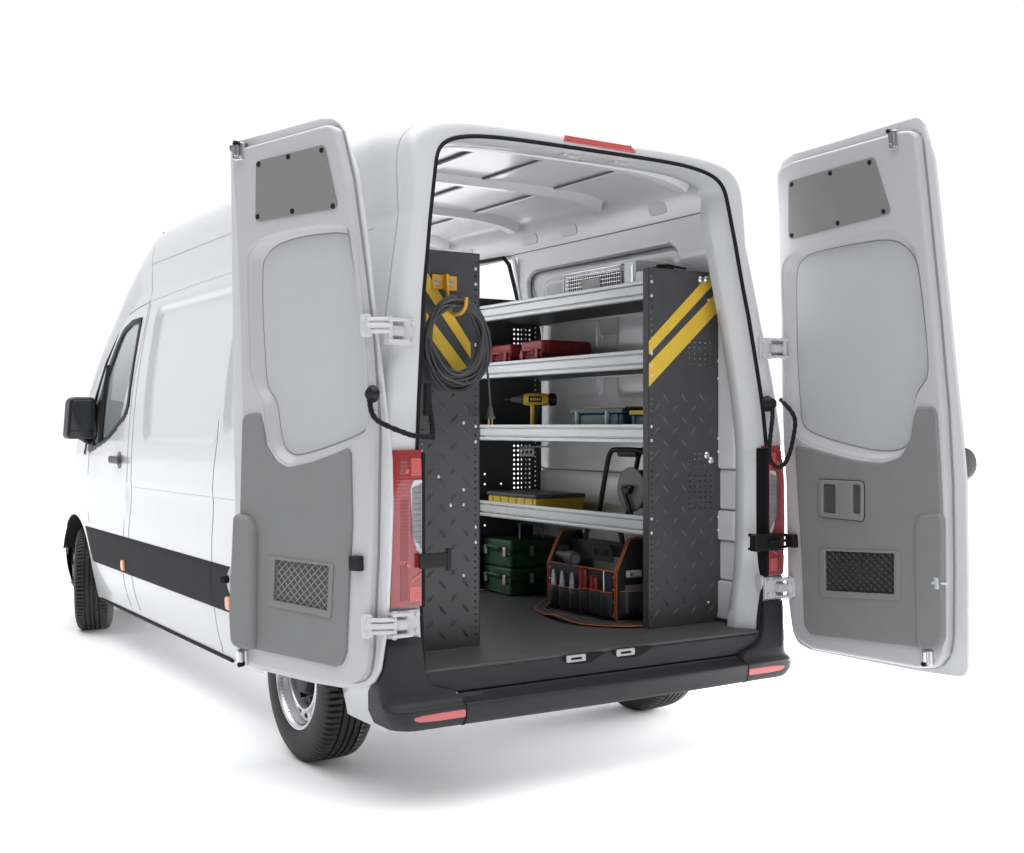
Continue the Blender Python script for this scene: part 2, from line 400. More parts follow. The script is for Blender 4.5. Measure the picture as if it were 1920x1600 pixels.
# side trims
def flank_panel(g, poly_rows, off):
    return g
def trim(y0, y1, z0, z1, sd, front_slant=0., ny=40):
    rows = []
    for i in range(ny + 1):
        y = y0 + (y1 - y0) * i / ny; r = []
        zz = [z0, z0 + .004, z0 + .012, *np.linspace(z0 + .03, z1 - .03, 5), z1 - .012, z1 - .004, z1]; oo = [-.004, .006, .011] + [.013] * 5 + [.011, .006, -.004]
        for z, o in zip(zz, oo):
            e = .5 if i in (0, ny) else 1
            yy = y + (front_slant * (z - z0) / (z1 - z0) if i > ny - 6 else 0) * (i - ny + 6) / 6
            r.append(flank(yy, z, o if e == 1 else -.004, sd))
        rows.append(r)
    return rows
for sd in (-1, 1):
    g = G(); g.grid(trim(1.32, 4.30, .518, .742, sd, .19)); tr_ = obj('side_trim', g, 'strip', VAN, wn=False)
    gg = G()
    for yy in (1.866, 3.37, 3.53): gg.add([flank(yy - .003, .52, .0145, sd), flank(yy + .003, .52, .0145, sd), flank(yy + .003, .74, .0145, sd), flank(yy - .003, .74, .0145, sd)], [(0, 1, 2, 3)])
    obj_each('trim_gap', gg, 'rubber', tr_, wn=False)
    g = G(); g.grid(trim(.10, .40, .518, .742, sd, 0, 8)); obj('side_trim', g, 'strip', VAN, wn=False)
    for yy in (3.475, 1.614):
        g = G(); pl = fillet([(yy - .03, .538), (yy + .03, .538), (yy + .03, .602), (yy - .03, .602)], .022, 5)
        g.plate(pl, [], -.002, .012, .006, lambda u, v, w, sd=sd: flank(u, v, .013 + w, sd)); obj('marker_light', g, 'orange', VAN)
    # sill seam (dark line under the flank)
    g = G(); g.tube([(sd * .944, y, .277) for y in np.linspace(1.72, 4.22, 12)], .010, 6); obj('sill_seal', g, 'rubber', VAN, wn=False)
    # cab window
    ce = np.mean(WIN_S, 0)
    inner = [tuple(ce + (np.array(p) - ce) * np.array([.80, .90]) + np.array([-.03, .004])) for p in WIN_S]
    g = G(); g.plate(WIN_S, [inner], -.012, .006, .004, lambda u, v, w, sd=sd: flank(u, v, w, sd)); wf = obj('cab_window', g, 'blackpl', VAN, wn=False)
    g = G(); g.plate([tuple(ce + (np.array(p) - ce) * .93) for p in WIN_S], [], -.009, -.006, 0, lambda u, v, w, sd=sd: flank(u, v, w, sd), back=False); obj('pane', g, 'glass', wf, wn=False)
    g = G(); g.tube([flank(y, z, .004, sd) for y, z in ((4.00, 1.79), (4.02, 1.55), (4.03, 1.30))], .018, 8); obj('window_divider', g, 'blackpl', wf)
    # A pillar trim
    g = G(); g.tube([flank(y, z, -.02, sd) for y, z in ((3.88, 2.03), (4.1, 1.80), (4.28, 1.52), (4.45, 1.22))], [.02, .03, .035, .03], 8); obj('pillar_trim', g, 'blackpl', VAN)
    # door handle
    g = G(); g.plate(circ(3.575, 1.197, .052, 24), [], -.002, .003, .002, lambda u, v, w, sd=sd: flank(u, v, w, sd)); dh = obj('door_handle_cup', g, 'midgrey', VAN)
    g = G(); g.box(flank(3.585, 1.198, .028, sd), (.024, .22, .045), .011, seg=3); obj('door_handle', g, 'darkgrey', dh)
# mirrors
for sd in (-1, 1):
    c = Vector((sd * 1.08, 4.19, 1.435))
    g = G()
    outl = fillet([(-.095, -.115), (.095, -.115), (.095, .155), (-.075, .155)], [.03, .03, .05, .05], 6)
    fr = lambda u, v, w: (c.x + sd * -u * 1.0 * -1 * -1, c.y - w, c.z + v)
    g.plate(outl, [], -.10, .035, .03, fr, steps=4); mm = obj('wing_mirror', g, 'blackpl', VAN)
    g = G(); g.plate(fillet([(-.077, -.06), (.077, -.06), (.077, .132), (-.060, .132)], .025, 5), [], .032, .0375, .002, fr); obj('mirror_glass', g, 'mirror', mm)
    g = G(); g.plate(fillet([(-.077, -.105), (.077, -.105), (.077, -.067), (-.077, -.067)], .012, 4), [], .032, .0375, .002, fr); obj('mirror_glass', g, 'mirror', mm)
    g = G(); g.tube([(c.x, c.y + .02, c.z - .09), (sd * 1.02, c.y + .1, c.z - .12), (sd * .93, c.y + .18, c.z - .13)], .03, 10); obj('mirror_arm', g, 'blackpl', mm)
# front bumper (dark) round the nose
g = G()
rows = []
for k in range(49):
    a = math.pi * k / 48; x = -.905 * math.cos(a); yy = 5.22 + .74 * max(0., math.sin(a)) ** .8
    rows.append([(x * .97, yy - .03, .22), (x, yy, .27), (x * 1.005, yy + .01, .45), (x, yy, .66), (x * .97, yy - .02, .70)])
g.grid(rows); obj('front_bumper', g, 'bump', VAN, wn=False)
# cab interior : seats, dash
for sx in (-.48, .42):
    g = G(); g.box((sx, 3.98, .86), (.5, .5, .16), .05, seg=3); g.box((sx, 3.72, 1.22), (.48, .14, .66), .06, Matrix.Rotation(R(8), 3, 'X'), seg=3); g.box((sx, 3.66, 1.63), (.26, .10, .20), .04, seg=3)
    g.b2((sx - .2, 3.75, .5), (sx + .2, 4.2, .8), .02); obj('cab_seat', g, 'seat', VAN)
g = G(); g.b2((-.9, 4.45, .75), (.9, 4.82, 1.22), .08, 3); obj('dashboard', g, 'darkgrey', VAN)
g = G(); g.b2((-.93, 3.36, .44), (.93, 5.1, .50), .01); obj('cab_floor', g, 'darkgrey', VAN)

# ------------------------------------------------------------------ rear frame, opening, lining
OPZ = [(.44, .826), (.5, .828), (.72, .840), (.95, .851), (1.3, .857), (1.5, .843), (1.88, .808), (2.19, .764), (2.34, .739)]
def open_half():
    """same point count as section(): sides then rounded top"""
    out = []
    z0, z1 = .33, 2.34
    for i in range(NZ):
        z = z0 + (z1 - z0) * i / (NZ - 1)
        out.append((float(np.interp(z, [p[0] for p in OPZ], [p[1] for p in OPZ])), z))
    xc = out[-1][0]
    for i in range(1, NR + 1):
        p = 5.0; a = arc(i, NR, p)
        xx = xc * max(0, math.cos(a)) ** (2 / p); zz = z1 + (2.53 - z1) * math.sin(a) ** (2 / p); out.append((max(0, xx - .17 * (zz - z1) * (xx / xc)), zz))
    return out
def inset(half, d, dtop=None):
    out = []; d_ = d
    for i in range(len(half)):
        a = np.array(half[max(i - 1, 0)]); b = np.array(half[min(i + 1, len(half) - 1)]); t = b - a
        if i == len(half) - 1: t = np.array([-1., 0.])
        t = t / (np.linalg.norm(t) + 1e-9); nn = np.array([-t[1], t[0]])      # inward (left of travel up)
        d = d_ if dtop is None else d_ + (dtop - d_) * float(sst(NZ - 4, NZ + 14, i)); q = np.array(half[i]) + nn * d; out.append((max(0., float(q[0])), float(q[1])))
    return out
OH = open_half(); SH = section(.09, zb=.33)
LINE_T = .05
def lin_half(y, nz=NZ, nr=NR): return section(min(y, 3.3), zb=.45, inset=.05, xmax=.865, nz=nz, nr=nr)
rings = [(SH, .115), (SH, .06), (inset(SH, .006), .028), (inset(SH, .016), .010), (inset(SH, .03), .001), (inset(OH, -.012), 0.), (inset(OH, -.003), .003), (OH, .012), (inset(OH, .012), .045),
         (inset(OH, .040, .012), .095), (inset(OH, .046, .014), .105), (inset(OH, .046, .014), .15), (lin_half(.17), .19)]
DR = lambda z: .026 * float(sst(.52, .80, z)) * (1 - float(sst(1.4, 2.1, z)))
rows = [[(x, y0 + lean(z), z) for x, z in full(h, DR if 5 <= k < len(rings) - 1 else None)] for k, (h, y0) in enumerate(rings)]
g = G(); g.grid(rows); frame = obj('rear_frame', g, 'paint', VAN, smooth=60, wn=False)
# seal
fo = full(inset(OH, .0), DR)
g = G(); g.tube([(x, .004 + lean(z), z) for x, z in fo], .0085, 8); obj('door_seal', g, 'rubber', frame, wn=False)
ly = sorted(set([round(a, 4) for a in np.concatenate([np.arange(.19, 1.95, .016), [1.95], np.arange(2.1, 3.31, .08), [3.31]])]))
def wall_dent(y, z):
    d = -.042 * rbox_depth(y, z, .47, 1.86, 1.15, 2.275, .10, .018)
    d += .014 * rbox_depth(y, z, .56, 1.12, 1.55, 2.215, .07, .016); d += .014 * rbox_depth(y, z, 1.26, 1.75, 1.55, 2.215, .07, .016)
    d += .05 * rbox_depth(y, z, .40, 1.95, .50, .98, .12, .06)
    return d
LP = []
for y in ly:
    h = lin_half(y, 120, 40); r = []
    for x, z in full(h):
        dx = wall_dent(y, z) if abs(x) > .55 and z < 2.34 else 0
        r.append([x - dx * (1 if x > 0 else -1), y + lean(z) * max(0, 1 - (y - .19) / .8), z])
    LP.append(r)
LP = np.array(LP)
def skip_lin(i, j):
    return LP[i, j, 0] > .4 and 1.95 <= ly[i] < 3.305 and .5 < LP[i, j, 2] < 2.375
g = G(); g.grid(LP.tolist(), skip=skip_lin); lining = obj('interior_lining', g, 'lining', VAN, smooth=60, wn=False)
# jamb of the sliding door opening
g = G(); g.grid([[(float(prof(z) - .05 if z < 2.2 else .80 - .0), y, z) for z in np.linspace(.5, 2.36, 30)] if k == 0 else [(min(.865, prof(z) - .05) - (.004 if k == 1 else -.03), y, z) for z in np.linspace(.5, 2.36, 30)] for k, y in ((1, 1.93), (1, 1.952), (2, 1.955))])
obj('slide_door_jamb', g, 'lining', VAN, wn=False)
g = G(); g.tube([(min(.865, prof(z) - .05) + .006, 1.962 + .05 * float(sst(1.9, 2.45, z)), z) for z in np.linspace(.52, 2.33, 16)] + [(.785, 2.04, 2.372), (.775, 2.4, 2.38), (.775, 3.28, 2.38)], .012, 8); obj('slide_door_seal', g, 'rubber', VAN, wn=False)
# roof beams
def roofz(x, y): 
    h = lin_half(y); xs = [p[0] for p in h][::-1]; zs = [p[1] for p in h][::-1]; return float(np.interp(abs(x), xs, zs))
for yb in (.41, 1.08, 1.86, 2.65):
    rows = []
    for x in np.linspace(-.735, .735, 49):
        zt = roofz(x, yb) + .004; t = abs(x) / .735
        dp = .040 + .018 * t ** 3
        w = .030 + .022 * t ** 6
        rows.append([(x, yb - w - .012, zt), (x, yb - w, zt - dp * .7), (x, yb - w * .7, zt - dp), (x, yb + w * .7, zt - dp), (x, yb + w, zt - dp * .7), (x, yb + w + .012, zt)])
    g = G(); g.grid(rows)
    for q in (rows[0], rows[-1]): g.add(q, [tuple(range(6))])
    obj('roof_rib', g, 'lining', lining, wn=False)
gg = G(); g2 = G()
for xb in (-.62, -.28, .07, .48):
    for y0, y1 in ((.5, 1.03), (1.18, 1.80), (1.97, 2.56), (2.74, 3.25)):
        za, zb = roofz(xb, y0) - .003, roofz(xb, y1) - .003
        gg.box((xb, (y0 + y1) / 2, (za + zb) / 2), (.05, y1 - y0, .016), .007); g2.box((xb - .033, (y0 + y1) / 2, (za + zb) / 2 - .002), (.009, y1 - y0, .008), .002)
obj_each('roof_swage', gg, 'lining', lining); obj_each('roof_sealant', g2, 'seal2', lining)
gg = G()
for yv, zv in ((.62, 2.45), (1.42, 2.45), (1.80, 2.45), (2.5, 2.45)):
    h = lin_half(yv); x = float(np.interp(zv, [p[1] for p in h], [p[0] for p in h]))
    gg.plate(rect(yv - .075, zv - .028, yv + .075, zv + .028, .025, 5), [], -.004, .004, .002, lambda u, v, w: (float(np.interp(v, [p[1] for p in h], [p[0] for p in h])) - w - .001, u + lean(v) * max(0, 1 - (u - .19) / .8), v))
obj_each('wall_slot_cover', gg, 'slot', lining)
gg = G()
for yv in np.linspace(.25, 3.2, 40)[:-1]:
    pass
ln = []
for yv in np.linspace(.22, 3.3, 60):
    h = lin_half(yv); x = float(np.interp(2.385, [p[1] for p in h], [p[0] for p in h])); yy = yv + lean(2.385) * max(0, 1 - (yv - .19) / .8)
    ln.append([(x - .0012, yy, 2.382), (x - .0022, yy, 2.388)])
gg.grid(ln); obj('wall_seam', gg, 'gap', lining, wn=False)
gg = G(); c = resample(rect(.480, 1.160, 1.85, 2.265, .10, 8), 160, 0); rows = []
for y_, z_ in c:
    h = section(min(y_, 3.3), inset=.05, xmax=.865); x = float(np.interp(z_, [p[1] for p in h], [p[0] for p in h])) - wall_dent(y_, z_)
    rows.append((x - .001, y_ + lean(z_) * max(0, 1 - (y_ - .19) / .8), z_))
gg.tube(rows, .0055, 6, closed=True); obj('recess_sealant_shade', gg, 'seal2', lining, wn=False)  # sealant bead made thick and dark, doubling as shade along the recess edge
# striker plates inside the header, and stepped pillar boxes low on the right
gg = G()
for xs in (-.06, .20):
    gg.box((xs, .075 + lean(2.5), 2.512), (.085, .05, .012), .005); gg.box((xs, .06 + lean(2.5), 2.504), (.05, .03, .012), .004)
obj_each('striker_plate', gg, 'hingewhite', frame)
gg = G()
for z0, z1, dd in ((.52, .70, .014), (.70, .88, .0), (.88, 1.02, .014), (1.02, 1.205, .0), (1.205, 1.9, .012)):
    for sd in (-1, 1): gg.b2((sd * (.848 - dd), .165, z0 + .002), (sd * .90, .34, z1 - .002), .012)
obj_each('pillar_box', gg, 'lining', lining)
# load floor and sill
g = G(); g.b2((-.872, -.004, .455), (.872, 3.36, .51), .006); obj('load_floor', g, 'floor', VAN)
for sd in (-1, 1):
    g = G(); cy, cz = ARCHES[0]
    rows = []
    for k in range(17):
        a = math.pi * k / 16; rows.append([(sd * x, cy + .42 * math.cos(a), .5 + .30 * math.sin(a)) for x in (.89, .72, .70)] + [(sd * .70, cy + .4 * math.cos(a), .5)])
    g.grid(rows); obj('wheel_box', g, 'inner', VAN, wn=False)
g = G(); g.plate(fillet([(-.81, .415), (.81, .415), (.828, .497), (-.828, .497)], [.02, .02, .004, .004], 4), [], -.04, .012, .006, lambda u, v, w: (u, -w, v)); sill = obj('sill_trim', g, 'bump', VAN)
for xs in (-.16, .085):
    g = G(); g.plate(catmull([(xs - .055, .499), (xs - .05, .476), (xs - .02, .466), (xs + .06, .464), (xs + .11, .478), (xs + .135, .499)], 5), [], .008, .0140, .0015, lambda u, v, w: (u, -w, v)); obj('latch_recess_shade', g, 'rubber', sill)  # flat black plate standing in for the shade of a scooped recess
    g = G(); g.plate(rect(xs - .048, .473, xs + .045, .502, .004), [rect(xs - .026, .483, xs + .026, .491, .003)], .0125, .019, .002, lambda u, v, w: (u, -w, v)); obj_each('striker_plate', g, 'zinc', sill)

# rear bumper : corners
bump = None
def corner(sd):
    zs = [.305, .308, .318, .335, .36, .374, .379, .383, .386, .389, .392, .397, .402, .41, .43, .45, .48, .52, .56, .60, .628, .634]
    rows = []
    for z in zs:
        xi = float(np.interp(z, [.30, .405, .43, .445, .475, .52, .58, .635], [.6955, .6955, .725, .790, .822, .836, .843, .849]))
        yb = float(np.interp(z, [.30, .31, .33, .379, .386, .392, .402, .43, .46, .52, .635], [-.045, -.062, -.076, -.079, -.074, -.062, -.050, -.036, -.029, -.024, -.020]))
        ye = float(np.interp(z, [.30, .36, .43, .51, .58, .635], [.13, .12, .11, .04, .02, .005]))
        xo = float(np.interp(z, [.30, .36, .45, .635], [.965, .997, 1.004, .999])); rr = .075
        if z in (zs[0],): xo -= .01
        ins = .006 if z == zs[-1] else 0
        pts = [(xi + .004 + ins, .05), (xi + ins, .012), (xi + ins, yb + .005), (xi + .002 + ins, yb + .0008), (xi + .014 + ins, yb + ins)]
        for t in np.linspace(0, 1, 5)[1:]: pts.append((xi + .014 + (xo - rr - xi - .014) * t, yb + ins))
        for k in range(1, 9):
            a = math.pi / 2 * k / 8; pts.append((xo - rr + (rr - ins) * math.sin(a), yb + rr - (rr - ins) * math.cos(a)))
        ye = max(ye, yb + rr + .002)
        for t in (.5, 1): pts.append((xo - ins, yb + rr + (ye - yb - rr) * t))
        pts.append((xo - .015, ye + .002)); pts.append((xo - .05, ye + .01))
        rows.append([(sd * x, y, z) for x, y in pts])
    g = G(); g.grid(rows)
    top = rows[-1]; g.add(top, [tuple(range(len(top)))]); g.add(rows[0], [tuple(range(len(top)))])
    return g
# centre section, slightly bowed
secb = [(.03, .300), (-.045, .302), (-.062, .308), (-.071, .318), (-.076, .335), (-.080, .366), (-.0795, .379), (-.078, .3835), (-.074, .3865), (-.066, .388), (-.030, .396), (-.014, .402), (-.010, .412), (.03, .414)]
rows = []
for x in np.linspace(-.6935, .6935, 47):
    bow = .012 * (1 - (x / .69) ** 2); rows.append([(x, y - (bow if y < -.02 else bow * .3), z) for y, z in secb])
g = G(); g.grid(rows); bumper = obj('rear_bumper', g, 'bump', VAN, wn=False, smooth=50)
for sd in (-1, 1):
    cn = obj('bumper_corner', corner(sd), 'bump', bumper, wn=False, smooth=50)
    g = G(); g.tube([(sd * .6945, y + .0025, z) for y, z in secb[1:-2]], .0042, 5); obj('bumper_gap', g, 'rubber', bumper, wn=False)
    g = G(); out = [(.698, .337), (.698, .366), (.80, .3655), (.88, .363), (.915, .358), (.905, .346), (.885, .340), (.82, .337)]
    def rf(u, v, w, sd=sd):
        t = max(0., (u - .925) / .07); return (sd * u, -.0755 - w + .05 * t * t, v)
    g.plate(fillet(out, .006, 3), [], -.004, .004, .003, rf); obj('bumper_reflector', g, 'redlite', bumper)

# lamps
def lamp(sd):
    IN = 0 if sd < 0 else .030
    def fr(u, v, w):
        r = .045; d = max(0., u - (.985 - r)); y = (r - math.sqrt(max(0, r * r - min(d, r * .999) ** 2))) if d > 0 else 0
        return (sd * u, -.006 - w * (1 - .5 * min(1, d / r)) + y + lean(v), v)
    out = fillet([(.846, .748), (.985, .748), (.992, .95), (.990, 1.15), (.972, 1.322), (.848, 1.302)], [.01, .015, .2, .2, .02, .008], 4)
    def dens(c, n=6):
        o = []
        for i in range(len(c)):
            a = np.array(c[i]); b = np.array(c[(i + 1) % len(c)]); k = max(1, int(np.linalg.norm(b - a) / .02))
            for t in range(k): o.append(tuple(a + (b - a) * t / k))
        return o
    rows = []
    for z in np.linspace(.748, 1.315, 30):
        xo = float(np.interp(z, [.748, .95, 1.15, 1.322], [.988, .994, .992, .974])); r = []
        for w, e in ((0, -.02), (0, .0)): r.append((.846, (.03 if e < 0 else .004) * -1, 1))
        row = [(sd * (.846 + IN), .05 + lean(z), z), (sd * (.846 + IN), -.012 + lean(z), z), (sd * (.849 + IN), -.018 + lean(z), z)]
        for t in np.linspace(0, 1, 8)[1:]: row.append((sd * (.849 + IN + (xo - .05 - .849 - IN) * t), -.020 + lean(z), z))
        for k in range(1, 9):
            a = math.pi / 2 * k / 8; row.append((sd * (xo - .05 + .054 * math.sin(a)), .034 - .054 * math.cos(a) + lean(z), z))
        row += [(sd * (xo + .004), .09 + lean(z), z), (sd * (xo + .003), .16 + lean(z), z), (sd * (xo - .02), .165 + lean(z), z)]
        rows.append(row)
    g = G(); g.grid(rows); g.add(rows[0], [tuple(range(len(rows[0])))]); g.add(rows[-1], [tuple(range(len(rows[0])))])
    L = obj('tail_light', g, 'red', VAN, wn=False, smooth=50)
    fy = lambda u, v, w: (sd * (u + IN * max(0., min(1., (.96 - u) / .1))), -.020 - w + lean(v), v)
    g = G(); g.plate(fillet([(.849, .925), (.872, .955), (.886, 1.0), (.892, 1.10), (.896, 1.175), (.887, 1.205), (.849, 1.207)], [.004, .03, .04, .05, .02, .02, .004], 4), [], -.004, .004, .003, fy); c_ = obj('clear_lens', g, 'clear', L)
    g = G()
    for k in range(9): g.b2((sd * (.852 + IN * .8 + .0048 * k) - .0006, -.0262 + lean(1.1), .955 + .006 * k), (sd * (.852 + IN * .8 + .0048 * k) + .0006, -.0238 + lean(1.0), 1.195 - .002 * k), 0)
    for k in range(12): g.b2((sd * (.851 + IN), -.0262, .96 + .02 * k), (sd * (.884 + IN * .8), -.0236 + lean(.97 + .02 * k), .9613 + .02 * k), 0)
    obj('lens_pattern', g, 'midgrey', c_, wn=False)
    g = G(); g.plate(rect(.851, 1.222, .893, 1.285, .004), [], -.003, .0035, .002, fy); g.plate(rect(.852, .765, .90, .822, .006), [], -.003, .003, .002, fy)
    for (a, b) in ((.868, .79), (.91, 1.24), (.905, .90)): g.plate(circ(a, b, .009, 12), [], -.002, .005, .002, fy)
    g.plate([(.851, .86), (.895, .835), (.898, .842), (.851, .872)], [], -.003, .003, .001, fy)
    obj_each('lamp_reflector', g, 'redlite', L)
    g = G(); g.plate(rect(.905, .77, .937, .90, .006), [], -.003, .0016, .001, fy); g.plate(rect(.905, .915, .937, 1.285, .006), [], -.003, .0016, .001, fy); obj_each('lamp_band', g, 'reddark', L)
    g = G(); g.b2((sd * (.832 + IN * .95), -.016, .742), (sd * (.8455 + IN), .05, 1.304), .003); obj('lamp_gasket', g, 'rubber', L)
for sd in (-1, 1): lamp(sd)
g = G(); g.plate(fillet([(-.11, 2.552), (.245, 2.547), (.262, 2.551), (.225, 2.577), (-.10, 2.58)], .004, 3), [], -.02, .012, .006, lambda u, v, w: (u - .028, lean(2.56) + .005 - w, v - .003)); bl = obj('brake_light', g, 'redlite', VAN)
g = G()
for xs in (-.113, .197): g.cyl((xs, lean(2.56) - .004, 2.568), (xs, lean(2.56) - .009, 2.568), .006, n=10)
obj_each('lamp_screw', g, 'chrome', bl)

# hinges on the body
def hinge_body(sd, z):
    g = G(); y0 = -.004 if z < 1 else -.006 + lean(z)
    g.b2((sd * .853, y0 - .012, z - .048), (sd * .965, y0 + .03, z + .048), .006)
    for dx in (.868, .905):
        for dz in (-.03, .03): g.cyl((sd * dx, y0 - .010, z + dz), (sd * dx, y0 - .022, z + dz), .010, n=8, bev=.003)
    g.b2((sd * .915, y0 - .04, z - .020), (sd * .965, y0 - .008, z + .020), .006)
    for dz in (-.038, .038): g.b2((sd * .905, y0 - .055, z + dz - .006), (sd * .985, y0 - .008, z + dz + .006), .003)
    g.cyl((sd * .972, y0 - .04, z - .05), (sd * .972, y0 - .04, z + .05), .009, n=12)
    return g
for sd in (-1, 1):
    for z in (.69, 1.745): obj('door_hinge', hinge_body(sd, z), 'hingewhite', VAN)
    g = G(); g.b2((sd * .846, -.002, .640), (sd * .97, .04, .745), .006); obj('hinge_mount', g, 'paint', VAN)

# ------------------------------------------------------------------ rear doors
L_D = dict(
SKIN=[(0.783,2.55),(0.505,2.567),(0.294,2.582),(0.226,2.572),(0.187,2.546),(0.151,2.453),(0.116,2.348),(0.087,2.133),(0.058,1.813),(0.035,1.595),(0.019,1.439),(0.006,1.284),(0.01,1.11),(0.025,0.942),(0.051,0.692),(0.092,0.514),(0.123,0.468),(0.163,0.442),(0.277,0.43),(0.424,0.431),(0.688,0.448),(0.83,0.470)],
FACE=[(0.728,2.493),(0.703,2.505),(0.647,2.508),(0.229,2.538),(0.196,2.532),(0.174,2.515),(0.127,2.31),(0.083,1.95),(0.058,1.70),(0.046,1.39),(0.075,0.943),(0.113,0.568),(0.128,0.505),(0.152,0.477),(0.206,0.458),(0.377,0.458),(0.637,0.471),(0.765,0.479),(0.775,0.50),(0.765,0.70),(0.74,1.0),(0.715,1.35),(0.712,1.8),(0.720,2.2),(0.731,2.44)],
PLATE=[(0.587,2.441),(0.229,2.461),(0.17,2.212),(0.601,2.199)],
SCREW=[(0.571,2.426),(0.412,2.436),(0.24,2.44),(0.193,2.222),(0.4,2.223),(0.585,2.219)],
RIN=[(0.604,2.015),(0.588,2.061),(0.518,2.108),(0.376,2.129),(0.214,2.128),(0.145,2.109),(0.118,2.064),(0.103,1.964),(0.085,1.70),(0.081,1.55),(0.088,1.43),(0.106,1.387),(0.235,1.341),(0.411,1.297),(0.474,1.296),(0.514,1.323),(0.533,1.39),(0.55,1.493),(0.597,1.566),(0.606,1.701),(0.611,1.858)],
ROUT=[(0.655,2.04),(0.627,2.101),(0.545,2.134),(0.403,2.15),(0.226,2.152),(0.150,2.135),(0.106,2.089),(0.090,1.988),(0.071,1.70),(0.066,1.536),(0.073,1.42),(0.094,1.371),(0.203,1.316),(0.372,1.267),(0.468,1.253),(0.523,1.277),(0.571,1.338),(0.585,1.415),(0.593,1.483),(0.652,1.598),(0.657,1.808)],
CARD=[(0.700,1.426),(0.682,1.446),(0.604,1.454),(0.589,1.405),(0.575,1.33),(0.527,1.268),(0.468,1.244),(0.344,1.267),(0.237,1.297),(0.158,1.322),(0.146,1.302),(0.15,1.05),(0.176,0.811),(0.199,0.578),(0.222,0.532),(0.256,0.519),(0.437,0.53),(0.654,0.541),(0.757,0.546),(0.757,0.666),(0.727,1.05)],
ARM=[(0.745,1.050),(0.723,1.062),(0.662,1.053),(0.626,1.004),(0.648,0.579),(0.654,0.545),(0.696,0.538),(0.777,0.546),(0.783,0.666)],
POCK=[(0.57,0.907),(0.24,0.895),(0.261,0.696),(0.582,0.716)], POCKIN=[(0.538,0.893),(0.264,0.886),(0.279,0.722),(0.552,0.739)])
R_D = dict(
SKIN=[(0.785,2.654),(0.833,2.462),(0.842,2.233),(0.862,1.674),(0.873,1.408),(0.878,1.168),(0.854,0.768),(0.831,0.422),(0.594,0.413),(0.046,0.415),(-0.024,0.435),(-0.058,0.485),(-0.074,0.622),(-0.057,0.969),(-0.042,1.297),(-0.055,1.504),(-0.054,1.763),(-0.035,2.098),(-0.014,2.418),(0.009,2.549),(0.048,2.599),(0.119,2.62),(0.33,2.628)],
FACE=[(0.046,2.522),(0.069,2.556),(0.138,2.574),(0.72,2.597),(0.764,2.59),(0.788,2.565),(0.798,2.341),(0.808,2.072),(0.817,1.84),(0.822,1.609),(0.826,1.477),(0.821,1.166),(0.801,0.845),(0.778,0.579),(0.761,0.505),(0.718,0.45),(0.632,0.436),(0.102,0.431),(0.021,0.46),(-0.023,0.522),(-0.031,0.675),(-0.005,1.133),(-0.008,1.298),(-0.003,1.5),(0.015,1.877)],
PLATE=[(0.12,2.487),(0.584,2.515),(0.652,2.268),(0.1,2.228)],
SCREW=[(0.14,2.469),(0.356,2.483),(0.562,2.493),(0.616,2.279),(0.379,2.264),(0.123,2.244)],
RIN=[(0.106,2.078),(0.149,2.14),(0.24,2.163),(0.45,2.172),(0.59,2.168),(0.672,2.138),(0.727,2.067),(0.742,1.945),(0.752,1.75),(0.752,1.66),(0.742,1.596),(0.691,1.532),(0.673,1.449),(0.648,1.35),(0.605,1.312),(0.533,1.3),(0.419,1.309),(0.202,1.355),(0.095,1.405),(0.082,1.5),(0.080,1.683),(0.088,1.857)],
ROUT=[(0.050,2.083),(0.076,2.14),(0.156,2.172),(0.36,2.190),(0.60,2.200),(0.685,2.175),(0.745,2.105),(0.767,1.96),(0.775,1.76),(0.775,1.653),(0.764,1.588),(0.710,1.523),(0.688,1.441),(0.667,1.345),(0.613,1.284),(0.525,1.261),(0.373,1.270),(0.152,1.320),(0.068,1.370),(0.041,1.464),(0.043,1.684),(0.044,1.86)],
CARD=[(0.072,1.313),(0.142,1.307),(0.394,1.256),(0.527,1.248),(0.622,1.275),(0.675,1.34),(0.696,1.430),(0.715,1.478),(0.795,1.477),(0.806,1.448),(0.802,1.086),(0.768,0.571),(0.744,0.527),(0.614,0.52),(0.102,0.494),(0.064,0.534),(0.072,0.866)],
ARM=[(0.67,1.004),(0.693,1.047),(0.795,1.065),(0.812,1.038),(0.778,0.571),(0.744,0.527),(0.642,0.512)],
POCK=[(0.182,0.875),(0.597,0.9),(0.581,0.7),(0.167,0.67)], POCKIN=[(0.211,0.868),(0.568,0.886),(0.555,0.722),(0.201,0.698)])
SC = .9864
L_D = {k: [(u * SC, 1.4 + (v - 1.4) * SC) for u, v in pts] for k, pts in L_D.items()}
def door_frame(side):
    if side == 'L': H = Vector((-1.017, -.104)); a = R(246); d = Vector((math.cos(a), -math.sin(a))); n_ = Vector((-d.y, d.x))
    else: H = Vector((.985, -.06)); a = R(93); d = Vector((-math.cos(a), -math.sin(a))); n_ = Vector((d.y, -d.x))
    return lambda u, v, w: (H.x + u * d.x + w * n_.x, H.y + u * d.y + w * n_.y + .08 * max(0, v - .5), v)
